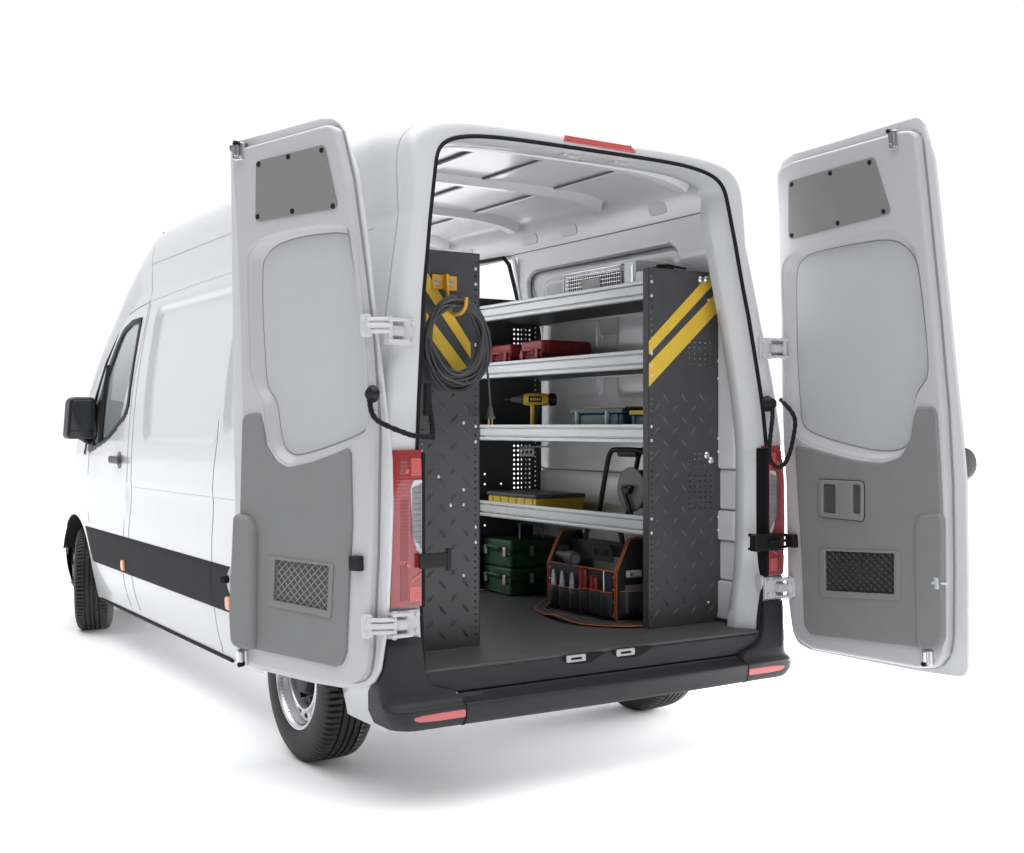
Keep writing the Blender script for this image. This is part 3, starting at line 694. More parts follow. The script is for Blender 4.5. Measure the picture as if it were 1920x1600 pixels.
def make_door(side):
    D = L_D if side == 'L' else R_D; fr = door_frame(side)
    nm = 'left' if side == 'L' else 'right'
    sk = fillet(D['SKIN'], .05, 4)
    g = G()
    face = fillet(D['FACE'], .05, 4); rout = resample(catmull(D['ROUT'], 6), 120, math.pi * .5); rin = resample(catmull(D['RIN'], 6), 120, math.pi * .5)
    g.plate(face, [rout], -.050, 0., .016, fr, steps=4, hbev=.008)
    rows = []
    ce = np.mean(rout, 0)
    grow = [tuple(np.array(p) + (np.array(p) - ce) / np.linalg.norm(np.array(p) - ce) * .004) for p in rout]
    for t, w in ((0, -.006), (.12, -.009), (.3, -.016), (.55, -.026), (.8, -.033), (.95, -.036), (1.06, -.0365)):
        rows.append([fr(a[0] + (b[0] - a[0]) * t, a[1] + (b[1] - a[1]) * t, w) for a, b in zip(grow if t == 0 else rout, rin)])
    g.grid(rows, closed_v=True)
    door = obj('rear_door', g, 'inner', VAN, smooth=50)
    g = G(); g.plate(sk, [], -.062, -.048, .006, fr, steps=2); obj('door_skin', g, 'paint', door)
    g = G(); g.tube([fr(p[0], p[1], -.046) for p in resample([(a + (np.mean(face, 0)[0] - a) * .0 , b) for a, b in face], 160, 0)], .006, 6, closed=True); obj('edge_seal', g, 'gap', door, wn=False)
    ci = np.mean(rin, 0); gr = lambda k: [tuple(ci + (np.array(p) - ci) * k) for p in rin]
    g = G(); g.plate(gr(.998), [], -.040, -.0345, .003, fr); obj('recessed_panel', g, 'recess', door)
    g = G(); g.tube([fr(p[0], p[1], -.036) for p in rin], .0026, 6, closed=True); obj('panel_outline', g, 'gap', door, wn=False)
    g = G(); g.plate(fillet(D['PLATE'], .022, 5), [], -.004, .006, .004, fr); pl = obj('window_cover', g, 'cover', door)
    g = G()
    for u, v in D['SCREW']: g.plate(circ(u, v, .0105, 14), [], .004, .0095, .003, fr)
    obj_each('cover_screw', g, 'rubber', pl)
    g = G(); g.plate(fillet(D['CARD'], [.02] * len(D['CARD']), 4), [fillet(D['POCKIN'], .006, 3)], -.004, .011, .008, fr, hbev=.003); card = obj('door_card', g, 'card', door)
    g = G(); arm = fillet(D['ARM'], .04, 5); g.plate(arm, [], .004, .040 if side == 'L' else .022, .026 if side == 'L' else .018, fr, steps=5); obj('armrest', g, 'card', door)
    # net pocket
    g = G(); g.plate(fillet(D['POCK'], .008, 3), [fillet(D['POCKIN'], .006, 3)], .008, .0165, .004, fr); obj('pocket_frame', g, 'card', door)
    g = G(); PI = D['POCKIN']; ce = np.mean(PI, 0); big = [tuple(ce + (np.array(p) - ce) * 1.04) for p in PI]
    g.add([fr(p[0], p[1], .0015) for p in big], [(0, 1, 2, 3)]); obj('pocket_back', g, 'netback', door, wn=False)
    g = G(); a, b, c, d = [np.array(p) for p in PI]          # net: diagonals clipped in the unit square
    def bil(s, t): return (a * (1 - s) + b * s) * (1 - t) + (d * (1 - s) + c * s) * t
    asp = 1.62; nl = 5 if side == 'L' else 6
    for k in range(-nl, int(nl * (1 + asp)) + 1):
        for dr in (1, -1):
            # lines: s*asp*dr + t = k/nl*...
            pts = []
            for i in range(33):
                t = i / 32; s_ = (k / nl - (t if dr > 0 else 1 - t)) / asp
                if 0 <= s_ <= 1: q = bil(s_, t); pts.append(fr(q[0], q[1], .006 + .001 * dr + .006 * math.sin(math.pi * t) * math.sin(math.pi * s_)))
            if len(pts) > 2: g.tube(pts, .0016 if side == 'L' else .0030, 5)
    obj('pocket_net', g, 'netl' if side == 'L' else 'netd', door, wn=False)
    # latches on the free edge, check block, buffer, hinge plate on the door
    for (u, v, hh) in (((.668, 2.475, .07), (.722, .518, .06)) if side == 'L' else ((.685, 2.565, .075), (.692, .490, .06))):
        g = G(); g.plate(rect(u - .022, v - hh / 2, u + .022, v + hh / 2, .006), [], -.004, .012, .004, fr); g.cyl(fr(u - .002, v - hh * .3, .022), fr(u - .002, v + hh * .4, .022), .010, n=12, bev=.003)
        g.plate(rect(u + .004, v - hh * .45, u + .016, v + hh * .45, .002), [], .010, .026, .002, fr); lt = obj('door_latch', g, 'chrome', door)
        g = G(); vv = v + hh * (.42 if v > 1.5 else -.42); g.plate(circ(u - .004, vv, .010, 12), [], .010, .034, .003, fr); obj('latch_pin', g, 'rubber', lt)
    if side == 'L':
        g = G(); g.plate(rect(.106, .884, .154, .937, .005), [], -.003, .030, .006, fr); obj('check_block', g, 'blackpl', door)
        g = G(); g.plate(catmull([(.765, .74), (.79, .755), (.805, .80), (.79, .845), (.765, .86)], 6), [], -.03, .006, .006, fr); eb = obj('edge_buffer', g, 'hingewhite', door)
        g = G(); g.plate(circ(.800, .808, .016, 16), [], .0, .030, .006, fr); obj('buffer_knob', g, 'rubber', eb)
        g = G(); g.plate([(.672, 2.494), (.738, 2.490), (.742, 2.512), (.672, 2.518)], [], -.05, -.012, .003, fr); obj('edge_trim', g, 'midgrey', door)
        zs = (1.763, .69); hu = (.056, .10)
    else:
        g = G(); g.plate(rect(.002, .868, .052, .926, .005), [], -.003, .030, .006, fr); obj('check_block', g, 'blackpl', door)
        hb = fillet([(.2, 1.173), (.442, 1.173), (.428, 1.007), (.187, 1.012)], .022, 5)
        h1 = fillet([(.226, 1.155), (.292, 1.153), (.284, 1.030), (.218, 1.031)], .008, 3); h2 = fillet([(.384, 1.159), (.423, 1.157), (.413, 1.037), (.375, 1.036)], .008, 3)
        g = G(); g.plate(hb, [h1, h2], .006, .022, .009, fr, hbev=.006); hd = obj('inner_handle', g, 'card', door)
        g = G(); g.plate(h1, [], .006, .0125, 0, fr); g.plate(h2, [], .006, .0115, 0, fr); obj_each('handle_recess', g, 'darkgrey', hd)
        g = G(); g.tube([fr(p[0], p[1], .0125) for p in hb], .0025, 5, closed=True); obj('handle_gap', g, 'rubber', hd, wn=False)
        # lock pin in the free edge and outside grab handle
        g = G(); g.cyl(fr(.745, .787, .022), fr(.806, .79, .012), .005, n=10, bev=.002); g.plate(rect(.755, .765, .775, .81, .003), [], -.01, .026, .004, fr); obj('lock_pin', g, 'alu', door)
        oh = [(.0, 1.186), (.0, 1.320)] + [(.112 * math.sin(math.pi * k / 18) ** .7, 1.253 + .067 * math.cos(math.pi * k / 18)) for k in range(1, 18)]
        g = G(); g.plate(oh, [], .80, .855, .012, lambda p, v, c: fr(c, v, -.062 - p)); obj('outer_handle', g, 'blackpl', door)
        zs = (1.745, .69); hu = (.01, .0)
    for z, u in zip(zs, hu):
        g = G(); g.plate(rect(u - .024, z - .042, u + .020, z + .042, .014, 4), [], -.004, .012, .004, fr)
        for dz in (-.026, .026): g.plate(circ(u, z + dz, .011, 14), [], .010, .018, .003, fr)
        p = Vector(fr(u - .012, z, .006)); q = Vector((-.968 if side == 'L' else .968, -.05 + (lean(z) if z > 1 else 0), z))
        for dz in (-.022, .022): g.tube([p + Vector((0, 0, dz)), p.lerp(q, .5) + Vector((0, -.008, dz)), q + Vector((0, 0, dz))], .008, 8)
        g.tube([p, p.lerp(q, .5) + Vector((0, -.004, 0)), q], .012, 8)
        obj('hinge_leaf', g, 'hingewhite', door)
    return fr, door
frL, doorL = make_door('L'); frR, doorR = make_door('R')
# wiring hoses between door and body
gl = frL(.030, 1.516, .006)
p2 = (-.845, .0 + lean(1.5), 1.50)
pts = [Vector(gl) + Vector((-.02, -.012, -.02)), Vector(gl) + Vector((-.005, -.035, -.09)), Vector((-.945, -.085, 1.375)), Vector((-.885, -.075, 1.365)), Vector((-.825, -.045, 1.363)), Vector((-.80, -.01, 1.365)), Vector((-.795, .005, 1.42)), Vector((-.80, .02, 1.50))]
g = G(); cc = catmull([tuple(p) for p in pts], 10, False)
g.tube(cc, [.0095 + .0012 * math.sin(i * 2.4) for i in range(len(cc))], 10)
cab = obj('door_cable', g, 'rubber', VAN)
g = G(); g.lathe(gl, Vector(frL(0, 1, 1)) - Vector(frL(0, 1, 0)), [(0, .032), (.004, .032), (.010, .027), (.022, .020), (.025, .01)], 18); obj('cable_grommet', g, 'blackpl', cab)
g = G(); g.cyl((-.805, .02, 1.44), (-.800, .03, 1.56), .018, .014, n=12, bev=.004); obj('cable_plug', g, 'blackpl', cab)
gr_ = Vector((.875, .0, 1.50)); dr_ = Vector(frR(-.012, 1.52, -.012))
pts = [gr_ + Vector(q) for q in ((0, -.03, 0), (-.012, -.05, -.05), (-.045, -.07, -.15), (-.060, -.08, -.22), (-.045, -.085, -.262), (-.010, -.09, -.275), (.035, -.09, -.245), (.070, -.09, -.16), (.082, -.088, -.06))] + [dr_]
g = G(); cc = catmull([tuple(p) for p in pts], 10, False)
g.tube(cc, [.0095 + .0012 * math.sin(i * 2.4) for i in range(len(cc))], 10); cab = obj('door_cable', g, 'rubber', VAN)
g = G(); g.lathe(gr_ + Vector((0, -.005, 0)), (0, -1, 0), [(0, .036), (.006, .036), (.016, .03), (.036, .022), (.04, .01)], 18); obj('cable_grommet', g, 'blackpl', cab)
# check straps
g = G(); g.b2((.83, -.075, .895), (.975, -.035, .905), .003); g.tube([(.79, .02, .925), (.80, -.03, .925), (.84, -.05, .925), Vector(frR(.01, .922, .03))], .007, 8); g.tube([(.79, .02, .865), (.80, -.03, .865), (.84, -.05, .865), Vector(frR(.01, .872, .03))], .007, 8)
g.b2((.762, -.055, .858), (.905, -.012, .93), .006); obj('check_strap', g, 'blackpl', VAN)
g = G(); g.b2((-.87, -.045, .885), (-.748, -.03, .940), .005); g.b2((-.758, -.048, .872), (-.740, -.026, .955), .004); obj('check_strap', g, 'blackpl', VAN)

# ------------------------------------------------------------------ wheels
def wheel_parts():
    N = 320
    prof_ = [(-.092, .205), (-.104, .214), (-.113, .235), (-.1175, .262), (-.1165, .290), (-.112, .312), (-.106, .328), (-.098, .340), (-.088, .3465), (-.075, .3495), (-.062, .351),
             (-.0500, .3515), (-.0490, .340), (-.0400, .340), (-.0390, .3525), (-.030, .3525), (-.0190, .353), (-.0180, .341), (-.0090, .341), (-.0080, .353), (0, .353)]
    prof_ = prof_ + [(-x, r) for x, r in prof_[-2::-1]]
    rows = []
    for k in range(N):
        a = 2 * math.pi * k / N; row = []
        for x, r in prof_:
            if k % 4 == 0 and .055 < abs(x) < .110: r -= .011 if abs(x) < .10 else .006
            if k % 8 == 2 and .02 < abs(x) < .0385: r -= .006
            sk = .02 * (abs(x) - .05) / .06 if abs(x) > .05 else 0
            row.append((x, r * math.cos(a + sk), r * math.sin(a + sk)))
        rows.append(row)
    ty = G().grid(rows, closed_u=True)
    n = 64
    lip = [(-.060, .180), (-.064, .186), (-.062, .190), (-.054, .193), (-.056, .195), (-.088, .198), (-.094, .200), (-.104, .206), (-.109, .212), (-.1085, .219), (-.103, .222), (-.095, .215), (.10, .215)]
    rm = G(); rm.grid([[(x, r * math.cos(2 * math.pi * k / n), r * math.sin(2 * math.pi * k / n)) for k in range(n)] for x, r in lip], closed_v=True)
    fr = lambda u, v, w: (-w, u, v)
    holes = []
    for k in range(16):
        a = 2 * math.pi * k / 16; c = (.169 * math.cos(a), .169 * math.sin(a))
        holes.append([(c[0] + .0105 * math.cos(t) * math.cos(a) - .019 * math.sin(t) * math.sin(a), c[1] + .0105 * math.cos(t) * math.sin(a) + .019 * math.sin(t) * math.cos(a)) for t in np.linspace(0, 2 * math.pi, 12, endpoint=False)])
    rm.plate(circ(0, 0, .187, 64), holes + [circ(0, 0, .146, 48)], .050, .062, .003, fr, hbev=.003)
    ring = [(-.060, .156), (-.070, .151), (-.078, .145), (-.079, .138), (-.073, .133), (-.03, .132)]
    rm.grid([[(x, r * math.cos(2 * math.pi * k / n), r * math.sin(2 * math.pi * k / n)) for k in range(n)] for x, r in ring], closed_v=True)
    hb = G(); hb.lathe((-.02, 0, 0), (-1, 0, 0), [(0, .215), (.0, .133), (.02, .131), (.024, .085), (.05, .075), (.062, .068), (.066, .05), (.068, .01)], 32)
    for k in range(6):
        a = 2 * math.pi * k / 6; hb.cyl((-.035, .105 * math.cos(a), .105 * math.sin(a)), (-.068, .105 * math.cos(a), .105 * math.sin(a)), .013, n=6, bev=.002)
    return rm, ty, hb
rm, ty, hb = wheel_parts()
w0 = obj('wheel', rm, 'rim', VAN); t0 = obj('tyre', ty, 'tyre', w0, wn=False, smooth=35); h0 = obj('hub', hb, 'blackpl', w0)
STEER = R(-17)
places = [(-.868, .865, 0), (-.86, 4.755, STEER), (.868, .865, math.pi), (.86, 4.755, math.pi + STEER)]
for i, (x, y, rz) in enumerate(places):
    if i == 0: w = w0
    else:
        w = w0.copy(); COL.objects.link(w); w.parent = VAN
        for ch in (t0, h0): c = ch.copy(); COL.objects.link(c); c.parent = w
    w.location = (x, y, .352); w.rotation_euler = (R(11 * i), 0, rz)

# ------------------------------------------------------------------ shelving units
def end_panel(out, holes, y, fr, flange_x, z0, z1, fd):
    g = G(); g.plate(out, holes, -.0015, .0015, 0, fr)
    g.b2((flange_x - .0015, y - .0015, z0), (flange_x + .0015, y + fd, z1), 0)
    return g
def treads(g, x0, x1, z0, z1, y, dirn, inside):
    """raised lozenges of a tread plate"""
    dz, dx = .0505, .106; r = 0
    z = z0
    while z < z1:
        x = x0 + (dx * .5 if r % 2 else 0); s = 1 if r % 2 == 0 else -1
        while x < x1:
            if inside(x, z):
                t = Vector((math.sin(R(40)) * s, 0, math.cos(R(40)))); q = Vector((t.z, 0, -t.x)); c = Vector((x, y, z)); u = Vector((0, dirn, 0))
                L, W, H_ = .027, .0075, .0045
                v = [c + t * L, c + t * L * .3 + q * W, c - t * L * .3 + q * W, c - t * L, c - t * L * .3 - q * W, c + t * L * .3 - q * W, c + t * L * .45 + u * H_, c - t * L * .45 + u * H_]
                g.add([tuple(p) for p in v], [(0, 1, 6), (1, 2, 7, 6), (2, 3, 7), (3, 4, 7), (4, 5, 6, 7), (5, 0, 6)])
            x += dx
        z += dz; r += 1
def rivets(pts, y, dirn, r=.0075):
    g = G()
    for x, z in pts: g.lathe((x, y, z), (0, dirn, 0), [(0, r), (.002, r), (.0045, r * .75), (.006, r * .3)], 10)
    return g
SH_Z = [2.047, 1.740, 1.410, 1.003]
def lip_prof(zt):
    return [(0, zt - .085), (-.006, zt - .085), (-.012, zt - .081), (-.013, zt - .074), (-.012, zt - .067), (-.007, zt - .064), (.003, zt - .0635), (.003, zt - .058), (-.008, zt - .0575), (-.009, zt - .056), (-.009, zt - .024), (-.008, zt - .0225),
            (.004, zt - .022), (.004, zt - .0165), (-.012, zt - .016), (-.013, zt - .0145), (-.013, zt - .002), (-.011, zt), (.008, zt), (.008, zt - .004), (.006, zt - .085)]
def make_unit(sd, label):
    U = thing('shelving_unit', label, 'shelving', (sd * .63, 1.0, .51), 0, 'steel shelving units along the van walls')
    ox, oy, oz = sd * .63, 1.0, .51
    def put(o): o.matrix_parent_inverse = Matrix.Translation((-ox, -oy, -oz)); return o
    yr = .27 if sd > 0 else .31; yf = 1.78
    fx = lambda u, v, w: (sd * u, yr - w, v)
    xl = .428 if sd > 0 else .41
    out = [(xl, .512), (.81, .512), (.85, .58), (.85, 1.79), (.82, 1.95), (.78, 2.10), (xl, 2.10)]
    hx = xl + .019
    holes = [circ(hx, z, .0042, 8) for z in np.arange(.56, 2.07, .0268)]
    perf = []
    for i in range(5):
        for k in range(11): perf.append((.665 + .031 * i, 1.03 + .0247 * k))
        for k in range(5):
            if 3 - k * .6 < i + 4: perf.append((.665 + .031 * i, 1.62 + .0247 * k + .06))
    for i in range(4):
        for k in range(3): perf.append((.70 + .025 * i, 2.085 - .027 * (k + .4) - .0 * i))
    if sd < 0: perf = [(.672 + .03 * i, .93 + .0268 * k) for i in range(5) for k in range(18)]
    perf = [p for p in perf if inpoly(p[0], p[1], [(.42, .52), (.80, .52), (.84, .6), (.84, 1.78), (.81, 1.94), (.772, 2.09), (.42, 2.09)])]
    s1 = [(.431, 1.715), (.431, 1.775), (.785, 2.097), (.803, 2.045)]; s2 = [(.431, 1.575), (.431, 1.675), (.816, 2.005), (.832, 1.925)]
    if sd < 0: s1 = [(.452, 1.735), (.452, 1.80), (.82, 2.06), (.845, 1.975)][:0] or s1
    holes += [circ(x, z, .0046, 8) for x, z in perf]
    g = end_panel(out, holes, yr, fx, sd * (xl + .0005), .512, 2.10, .034)
    stripe_clear = lambda x, z: z < 1.50 - (.0 if sd > 0 else .02)
    treads(g, .47 if sd < 0 else .47, .83, .545, 1.56 if sd > 0 else 1.60, 0, 1, lambda x, z: False)
    gg = G(); treads(gg, .475, .80, .57, 1.56 if sd > 0 else 1.62, 0, -1, lambda x, z: (x < .645 or (sd > 0 and not (.99 < z < 1.33)) or (sd < 0 and not .9 < z < 1.42)) and x < .81)
    g.add([(sd * x, y + yr - .0015, z) for x, y, z in gg.v], gg.f)
    pn = put(obj('end_panel', g, 'steel', U, wn=False))
    gs = G()
    for s in ((s1, s2) if sd > 0 else ([(.414, 1.555), (.414, 1.66), (.845, 2.03), (.845, 1.925)][:0], [])):
        if s: gs.plate(s, [], .001, .0030, 0, fx)
    if sd < 0:
        for s in ([(.470, 1.635), (.472, 1.735), (.700, 2.02), (.700, 1.90)], [(.50, 1.86), (.452, 1.72), (.452, 1.765), (.57, 1.93)]):
            pass
        # stripes run down towards the aisle
        gs.plate([(.440, 1.605), (.470, 1.555), (.655, 1.775), (.655, 1.85)], [], .001, .003, 0, fx)
        gs.plate([(.452, 1.735), (.452, 1.675), (.66, 1.94), (.66, 2.02)], [], .001, .003, 0, fx)
    obj('hazard_stripe', gs, 'yellow', pn, wn=False)
    rp = [(hx, z - dz) for z in SH_Z for dz in (.010, .072)]
    if sd > 0: rp += [(.836, z) for z in (1.70, 1.62, 1.345, 1.285, .985, .925)] + [(.777, 1.975), (.775, 2.062), (.775, .60)] + [(hx, 1.72), (hx, 1.62)]
    else: rp += [(.485, 1.415), (.485, 1.145), (.485, 1.085), (.545, 1.085), (.485, .80), (.60, 1.2)]
    obj_each('rivet', G().add([(sd * x, y, z) for x, y, z in rivets(rp, yr - .0015, -1).v], rivets(rp, yr - .0015, -1).f), 'chrome', pn)
    if sd > 0:
        gb = G()
        for x, z in ((.730, 2.065), (.762, 2.068), (.765, 1.27), (.79, 1.246)): gb.lathe((x, yr - .002, z), (0, -1, 0), [(0, .016), (.003, .016), (.007, .011), (.010, .009), (.011, .004)], 12)
        obj_each('bolt', gb, 'chrome', pn)
    # far panel, perforated
    ff = lambda u, v, w: (sd * u, yf + w, v)
    h2 = [circ(.83, z, .0048, 8) for z in np.arange(.56, 2.07, .0268)] + [circ(.437, z, .0042, 8) for z in np.arange(.56, 2.07, .0268)]
    h2 += [circ(.69 + .0255 * i, 1.035 + .0258 * k, .0066, 8) for i in range(5) for k in range(11)]
    h2 += [circ(.69 + .0255 * i, 1.835 + .0258 * k, .0066, 8) for i in range(5) for k in range(5)]
    h2 += [circ(x, z, .006, 8) for x, z in ((.50, .97), (.50, 1.14), (.50, 1.085), (.605, 1.085), (.5, .86))]
    g = G(); g.plate([(.41, .512), (.87, .512), (.87, 1.9), (.84, 2.10), (.41, 2.10)], h2, -.0015, .0015, 0, ff); g.b2((sd * .408, yf - .04, .512), (sd * .411, yf, 2.10), 0); put(obj('end_panel', g, 'steelin', U, wn=False))
    for i, z in enumerate(SH_Z):
        g = G(); lp = lip_prof(z)
        A = [(sd * (xl + .0145 + dx), yr + .004, zz) for dx, zz in lp]; B = [(sd * (xl + .0145 + dx), yf - .004, zz) for dx, zz in lp]
        g.grid([[*A], [*B]], closed_v=True)
        zb = z - .075
        A = [(sd * (.86 - dx), yr + .004, zz) for dx, zz in lp[:]]; B = [(sd * (.86 - dx), yf - .004, zz) for dx, zz in lp]
        sh = put(obj('shelf', g, 'alu', U, smooth=25))
        g = G(); g.grid([[*A], [*B]], closed_v=True); obj('shelf_back_lip', g, 'alu', sh, smooth=25)
        g = G(); g.b2((sd * (xl + .018), yr + .004, zb - .003), (sd * .858, yf - .004, zb), 0); obj('shelf_tray', g, 'steelin', sh)
    return U, put, pn
UR, putR, pnR = make_unit(1, 'right hand black steel shelving unit with four silver shelf lips and diagonal yellow stripes')
UL, putL, pnL = make_unit(-1, 'left hand black steel shelving unit whose tread plate end panel holds the cable hook')
# small steel bracket hanging by the far perforated panel
g = G(); g.b2((.70, 1.735, 1.283), (.90, 1.745, 1.293), .002); g.plate(rect(.70, 1.235, .795, 1.278, .004), [rect(.71, 1.25, .728, 1.268, .003), rect(.738, 1.25, .756, 1.268, .003), rect(.766, 1.25, .784, 1.268, .003)], -.002, .002, 0, lambda u, v, w: (u, 1.74 - w, v)); putR(obj('divider_bracket', g, 'chrome', UR, wn=False))
# hook on the left panel
g = G(); yh = .305
g.plate(rect(-.632, 1.945, -.583, 2.002, .003), [], 0, .006, .0015, lambda u, v, w: (u, yh - w, v)); g.plate(rect(-.573, 1.942, -.520, 2.0, .003), [], 0, .006, .0015, lambda u, v, w: (u, yh - w, v))
g.b2((-.584, yh - .035, 1.94), (-.572, yh, 2.003), .003)
g.tube(catmull([(-.578, yh - .03, 1.96), (-.575, yh - .032, 1.90), (-.572, yh - .036, 1.865), (-.565, yh - .06, 1.842), (-.553, yh - .095, 1.845), (-.545, yh - .115, 1.868), (-.541, yh - .118, 1.905)], 6, False), .0075, 8)
hk = putL(obj('cable_hook', g, 'hook', UL))
g = G()
for x in (-.612, -.547): g.lathe((x, yh - .006, 1.972), (0, -1, 0), [(0, .014), (.003, .014), (.003, .009), (.009, .008), (.009, .003)], 12)
obj_each('hook_bolt', g, 'chrome', hk)

# ------------------------------------------------------------------ coil of cable on the hook
t = thing('cable_coil', 'coil of charcoal extension cable hung on the yellow hook of the tread plate panel', 'cable', (-.565, .21, 1.90))
o_ = Vector((-.565, .21, 1.90)); g = G()
turns = 17; pts = []; lay = [0, 5, 10, 2, 13, 7, 15, 3, 11, 16, 6, 9, 1, 14, 4, 12, 8]
for k in range(turns * 48 + 1):
    a = 2 * math.pi * k / 48; i0 = min(int(k / 48), turns - 1); i1 = min(i0 + 1, turns - 1); f = float(sst(.55, 1, k / 48 - i0))
    q = (lay[i0] * (1 - f) + lay[i1] * f) / (turns - 1)
    rx = .108 + .040 * q; top_z = 1.872 + .036 * q; bot_z = 1.612 - .078 * q
    wob = .004 * math.sin(3 * a + i0 * 1.7) + .003 * math.sin(5 * a + i0 * 2.9)
    cz = (top_z + bot_z) / 2; rz = (top_z - bot_z) / 2
    yy = .225 - .020 * math.sin(i0 * 2.4 + .3) * (1 - .4 * math.cos(a)) + .006 * math.sin(2 * a + i0)
    pts.append(Vector((-.567 + (rx + wob) * math.sin(a), yy, cz + (rz + wob) * math.cos(a))) - o_)
end = pts[-1]
w = obj('cable', G().tube(pts, .0057, 7), 'cable', t, wn=False)
g = G(); tail = catmull([tuple(Vector((-.448, .215, 1.72)) - o_), tuple(Vector((-.430, .225, 1.66)) - o_), tuple(Vector((-.412, .235, 1.58)) - o_), tuple(Vector((-.402, .24, 1.50)) - o_), tuple(Vector((-.398, .245, 1.468)) - o_)], 8, False); g.tube(tail, .005, 7); obj('cable_tail', g, 'cable', t, wn=False)
pc = Vector((-.398, .245, 1.452)) - o_
g = G(); g.cyl(pc + Vector((0, 0, .028)), pc + Vector((0, 0, -.012)), .010, .016, n=12, bev=.003); g.box(pc + Vector((0, 0, -.016)), (.034, .03, .012), .004); pgp = obj('plug', g, 'darkgrey', t)
g = G(); g.b2(pc + Vector((-.010, -.003, -.045)), pc + Vector((-.005, .003, -.02)), .001); g.b2(pc + Vector((.006, -.003, -.045)), pc + Vector((.010, .003, -.02)), .001); obj('prong', g, 'brass', pgp)

# ------------------------------------------------------------------ hard cases
def hard_case(name, label, cat, size, m, loc, rz, group=None, latch='chrome', lid=None):
    """box case: -x is its front (handle and latches); size = (depth x, length y, height z), resting on z = 0"""
    X, Y, Z = size; t = thing(name, label, cat, loc, rz, group)
    g = G(); g.b2((-X / 2, -Y / 2, 0), (X / 2, Y / 2, Z * .56), .012, 3)
    for fx_ in np.linspace(-X * .36, X * .36, 4): g.b2((fx_ - .012, -Y / 2 - .006, .008), (fx_ + .012, Y / 2 + .006, Z * .5), .004)
    g.b2((-X / 2 - .008, -Y / 2 - .008, Z * .50), (X / 2 + .008, Y / 2 + .008, Z * .565), .005); obj('base', g, m, t)
    g = G(); g.b2((-X / 2, -Y / 2, Z * .585), (X / 2, Y / 2, Z), .014, 3)
    for fx_ in np.linspace(-X * .36, X * .36, 4): g.b2((fx_ - .012, -Y / 2 - .006, Z * .62), (fx_ + .012, Y / 2 + .006, Z - .012), .004)
    g.b2((-X / 2 - .008, -Y / 2 - .008, Z * .58), (X / 2 + .008, Y / 2 + .008, Z * .64), .005); obj('lid', g, lid or m, t)
    g = G(); g.tube(catmull([(-X / 2 - .002, -Y * .24, Z * .62), (-X / 2 - .024, -Y * .22, Z * .70), (-X / 2 - .028, 0, Z * .73), (-X / 2 - .024, Y * .22, Z * .70), (-X / 2 - .002, Y * .24, Z * .62)], 5, False), .008, 8); obj('handle', g, m, t)
    for s in (-1, 1):
        g = G(); g.b2((-X / 2 - .018, s * Y * .34 - .014, Z * .40), (-X / 2 - .004, s * Y * .34 + .014, Z * .74), .004); obj('latch', g, latch, t)
    return t
hard_case('tool_case', 'near red plastic tool case on the second shelf from the top', 'tool case', (.31, .20, .175), 'caser', (.645, 1.30, 1.6655), 0, 'red tool cases on the second shelf', 'caser')
hard_case('tool_case', 'red plastic tool case partly hidden behind the other red one', 'tool case', (.31, .20, .170), 'caser', (.635, 1.585, 1.6655), 0, 'red tool cases on the second shelf', 'caser')
t = hard_case('tool_case', 'lower dark green tool case standing on the load floor', 'tool case', (.37, .28, .145), 'caseg', (.655, 1.605, .5105), 0, 'stacked green tool cases')
t2 = hard_case('tool_case', 'upper dark green tool case with raised grey handle, on top of its twin', 'tool case', (.37, .28, .145), 'caseg', (.655, 1.605, .6565), 0, 'stacked green tool cases')
g = G(); g.tube(catmull([(-.09, -.08, .145), (-.09, -.08, .215), (-.085, -.07, .225), (.05, -.07, .225), (.055, -.08, .215), (.055, -.08, .145)], 4, False), .0065, 8); obj('carry_handle', g, 'midgrey', t2)
for tt in (t, t2):
    for xx in (-.06, .12):
        g = G(); g.b2((xx - .012, -.152, .06), (xx + .012, -.144, .115), .003); obj('latch', g, 'chrome', tt)
def organiser(name, label, cat, lo, hi, m, lidm, latches, ribs=True, panel=None):
    c = ((lo[0] + hi[0]) / 2, (lo[1] + hi[1]) / 2, lo[2]); t = thing(name, label, cat, c); X, Y, Z = hi[0] - lo[0], hi[1] - lo[1], hi[2] - lo[2]
    g = G(); g.b2((-X / 2, -Y / 2, 0), (X / 2, Y / 2, Z * .84), .014 if not ribs else .006, 3)
    for yy in (np.linspace(-Y * .42, Y * .42, 6) if ribs else (-Y * .40, Y * .40)): g.b2((-X / 2 - .006, yy - .012, .004), (-X / 2 + .004, yy + .012, Z * .82), .003)
    obj('tray', g, m, t)
    g = G(); g.b2((-X / 2 - .007, -Y / 2 - .007, Z * .845), (X / 2 + .007, Y / 2 + .007, Z), .005); obj('lid', g, lidm, t)
    for x, y in latches:
        g = G(); g.b2((x - .011, y - .012, Z * .42), (x + .011, y + .003, Z * .92), .004); obj('latch', g, 'paper', t)
    if panel: 
        g = G(); g.b2((-X / 2 + .04, -Y / 2 + .03, Z - .002), (X / 2 - .03, Y / 2 - .03, Z + .010), .004); obj('lid_insert', g, panel, t)
    return t
organiser('organiser_case', 'yellow organiser case with black lid on the lowest shelf', 'organiser', (.45, 1.20, .9285), (.75, 1.66, 1.055), 'yelbox', 'darkgrey', [])
organiser('organiser_case', 'teal case with two pale latches and yellow lid panel on the third shelf', 'organiser', (.54, .60, 1.3355), (.80, 1.01, 1.486), 'caset', 'caset', [(-.135, .155), (-.135, -.09)], ribs=False, panel='yelbox')
organiser('organiser_case', 'teal case with yellow lid half hidden by the striped end panel', 'organiser', (.56, .33, 1.3355), (.83, .56, 1.475), 'caset', 'yelbox', [], ribs=False)

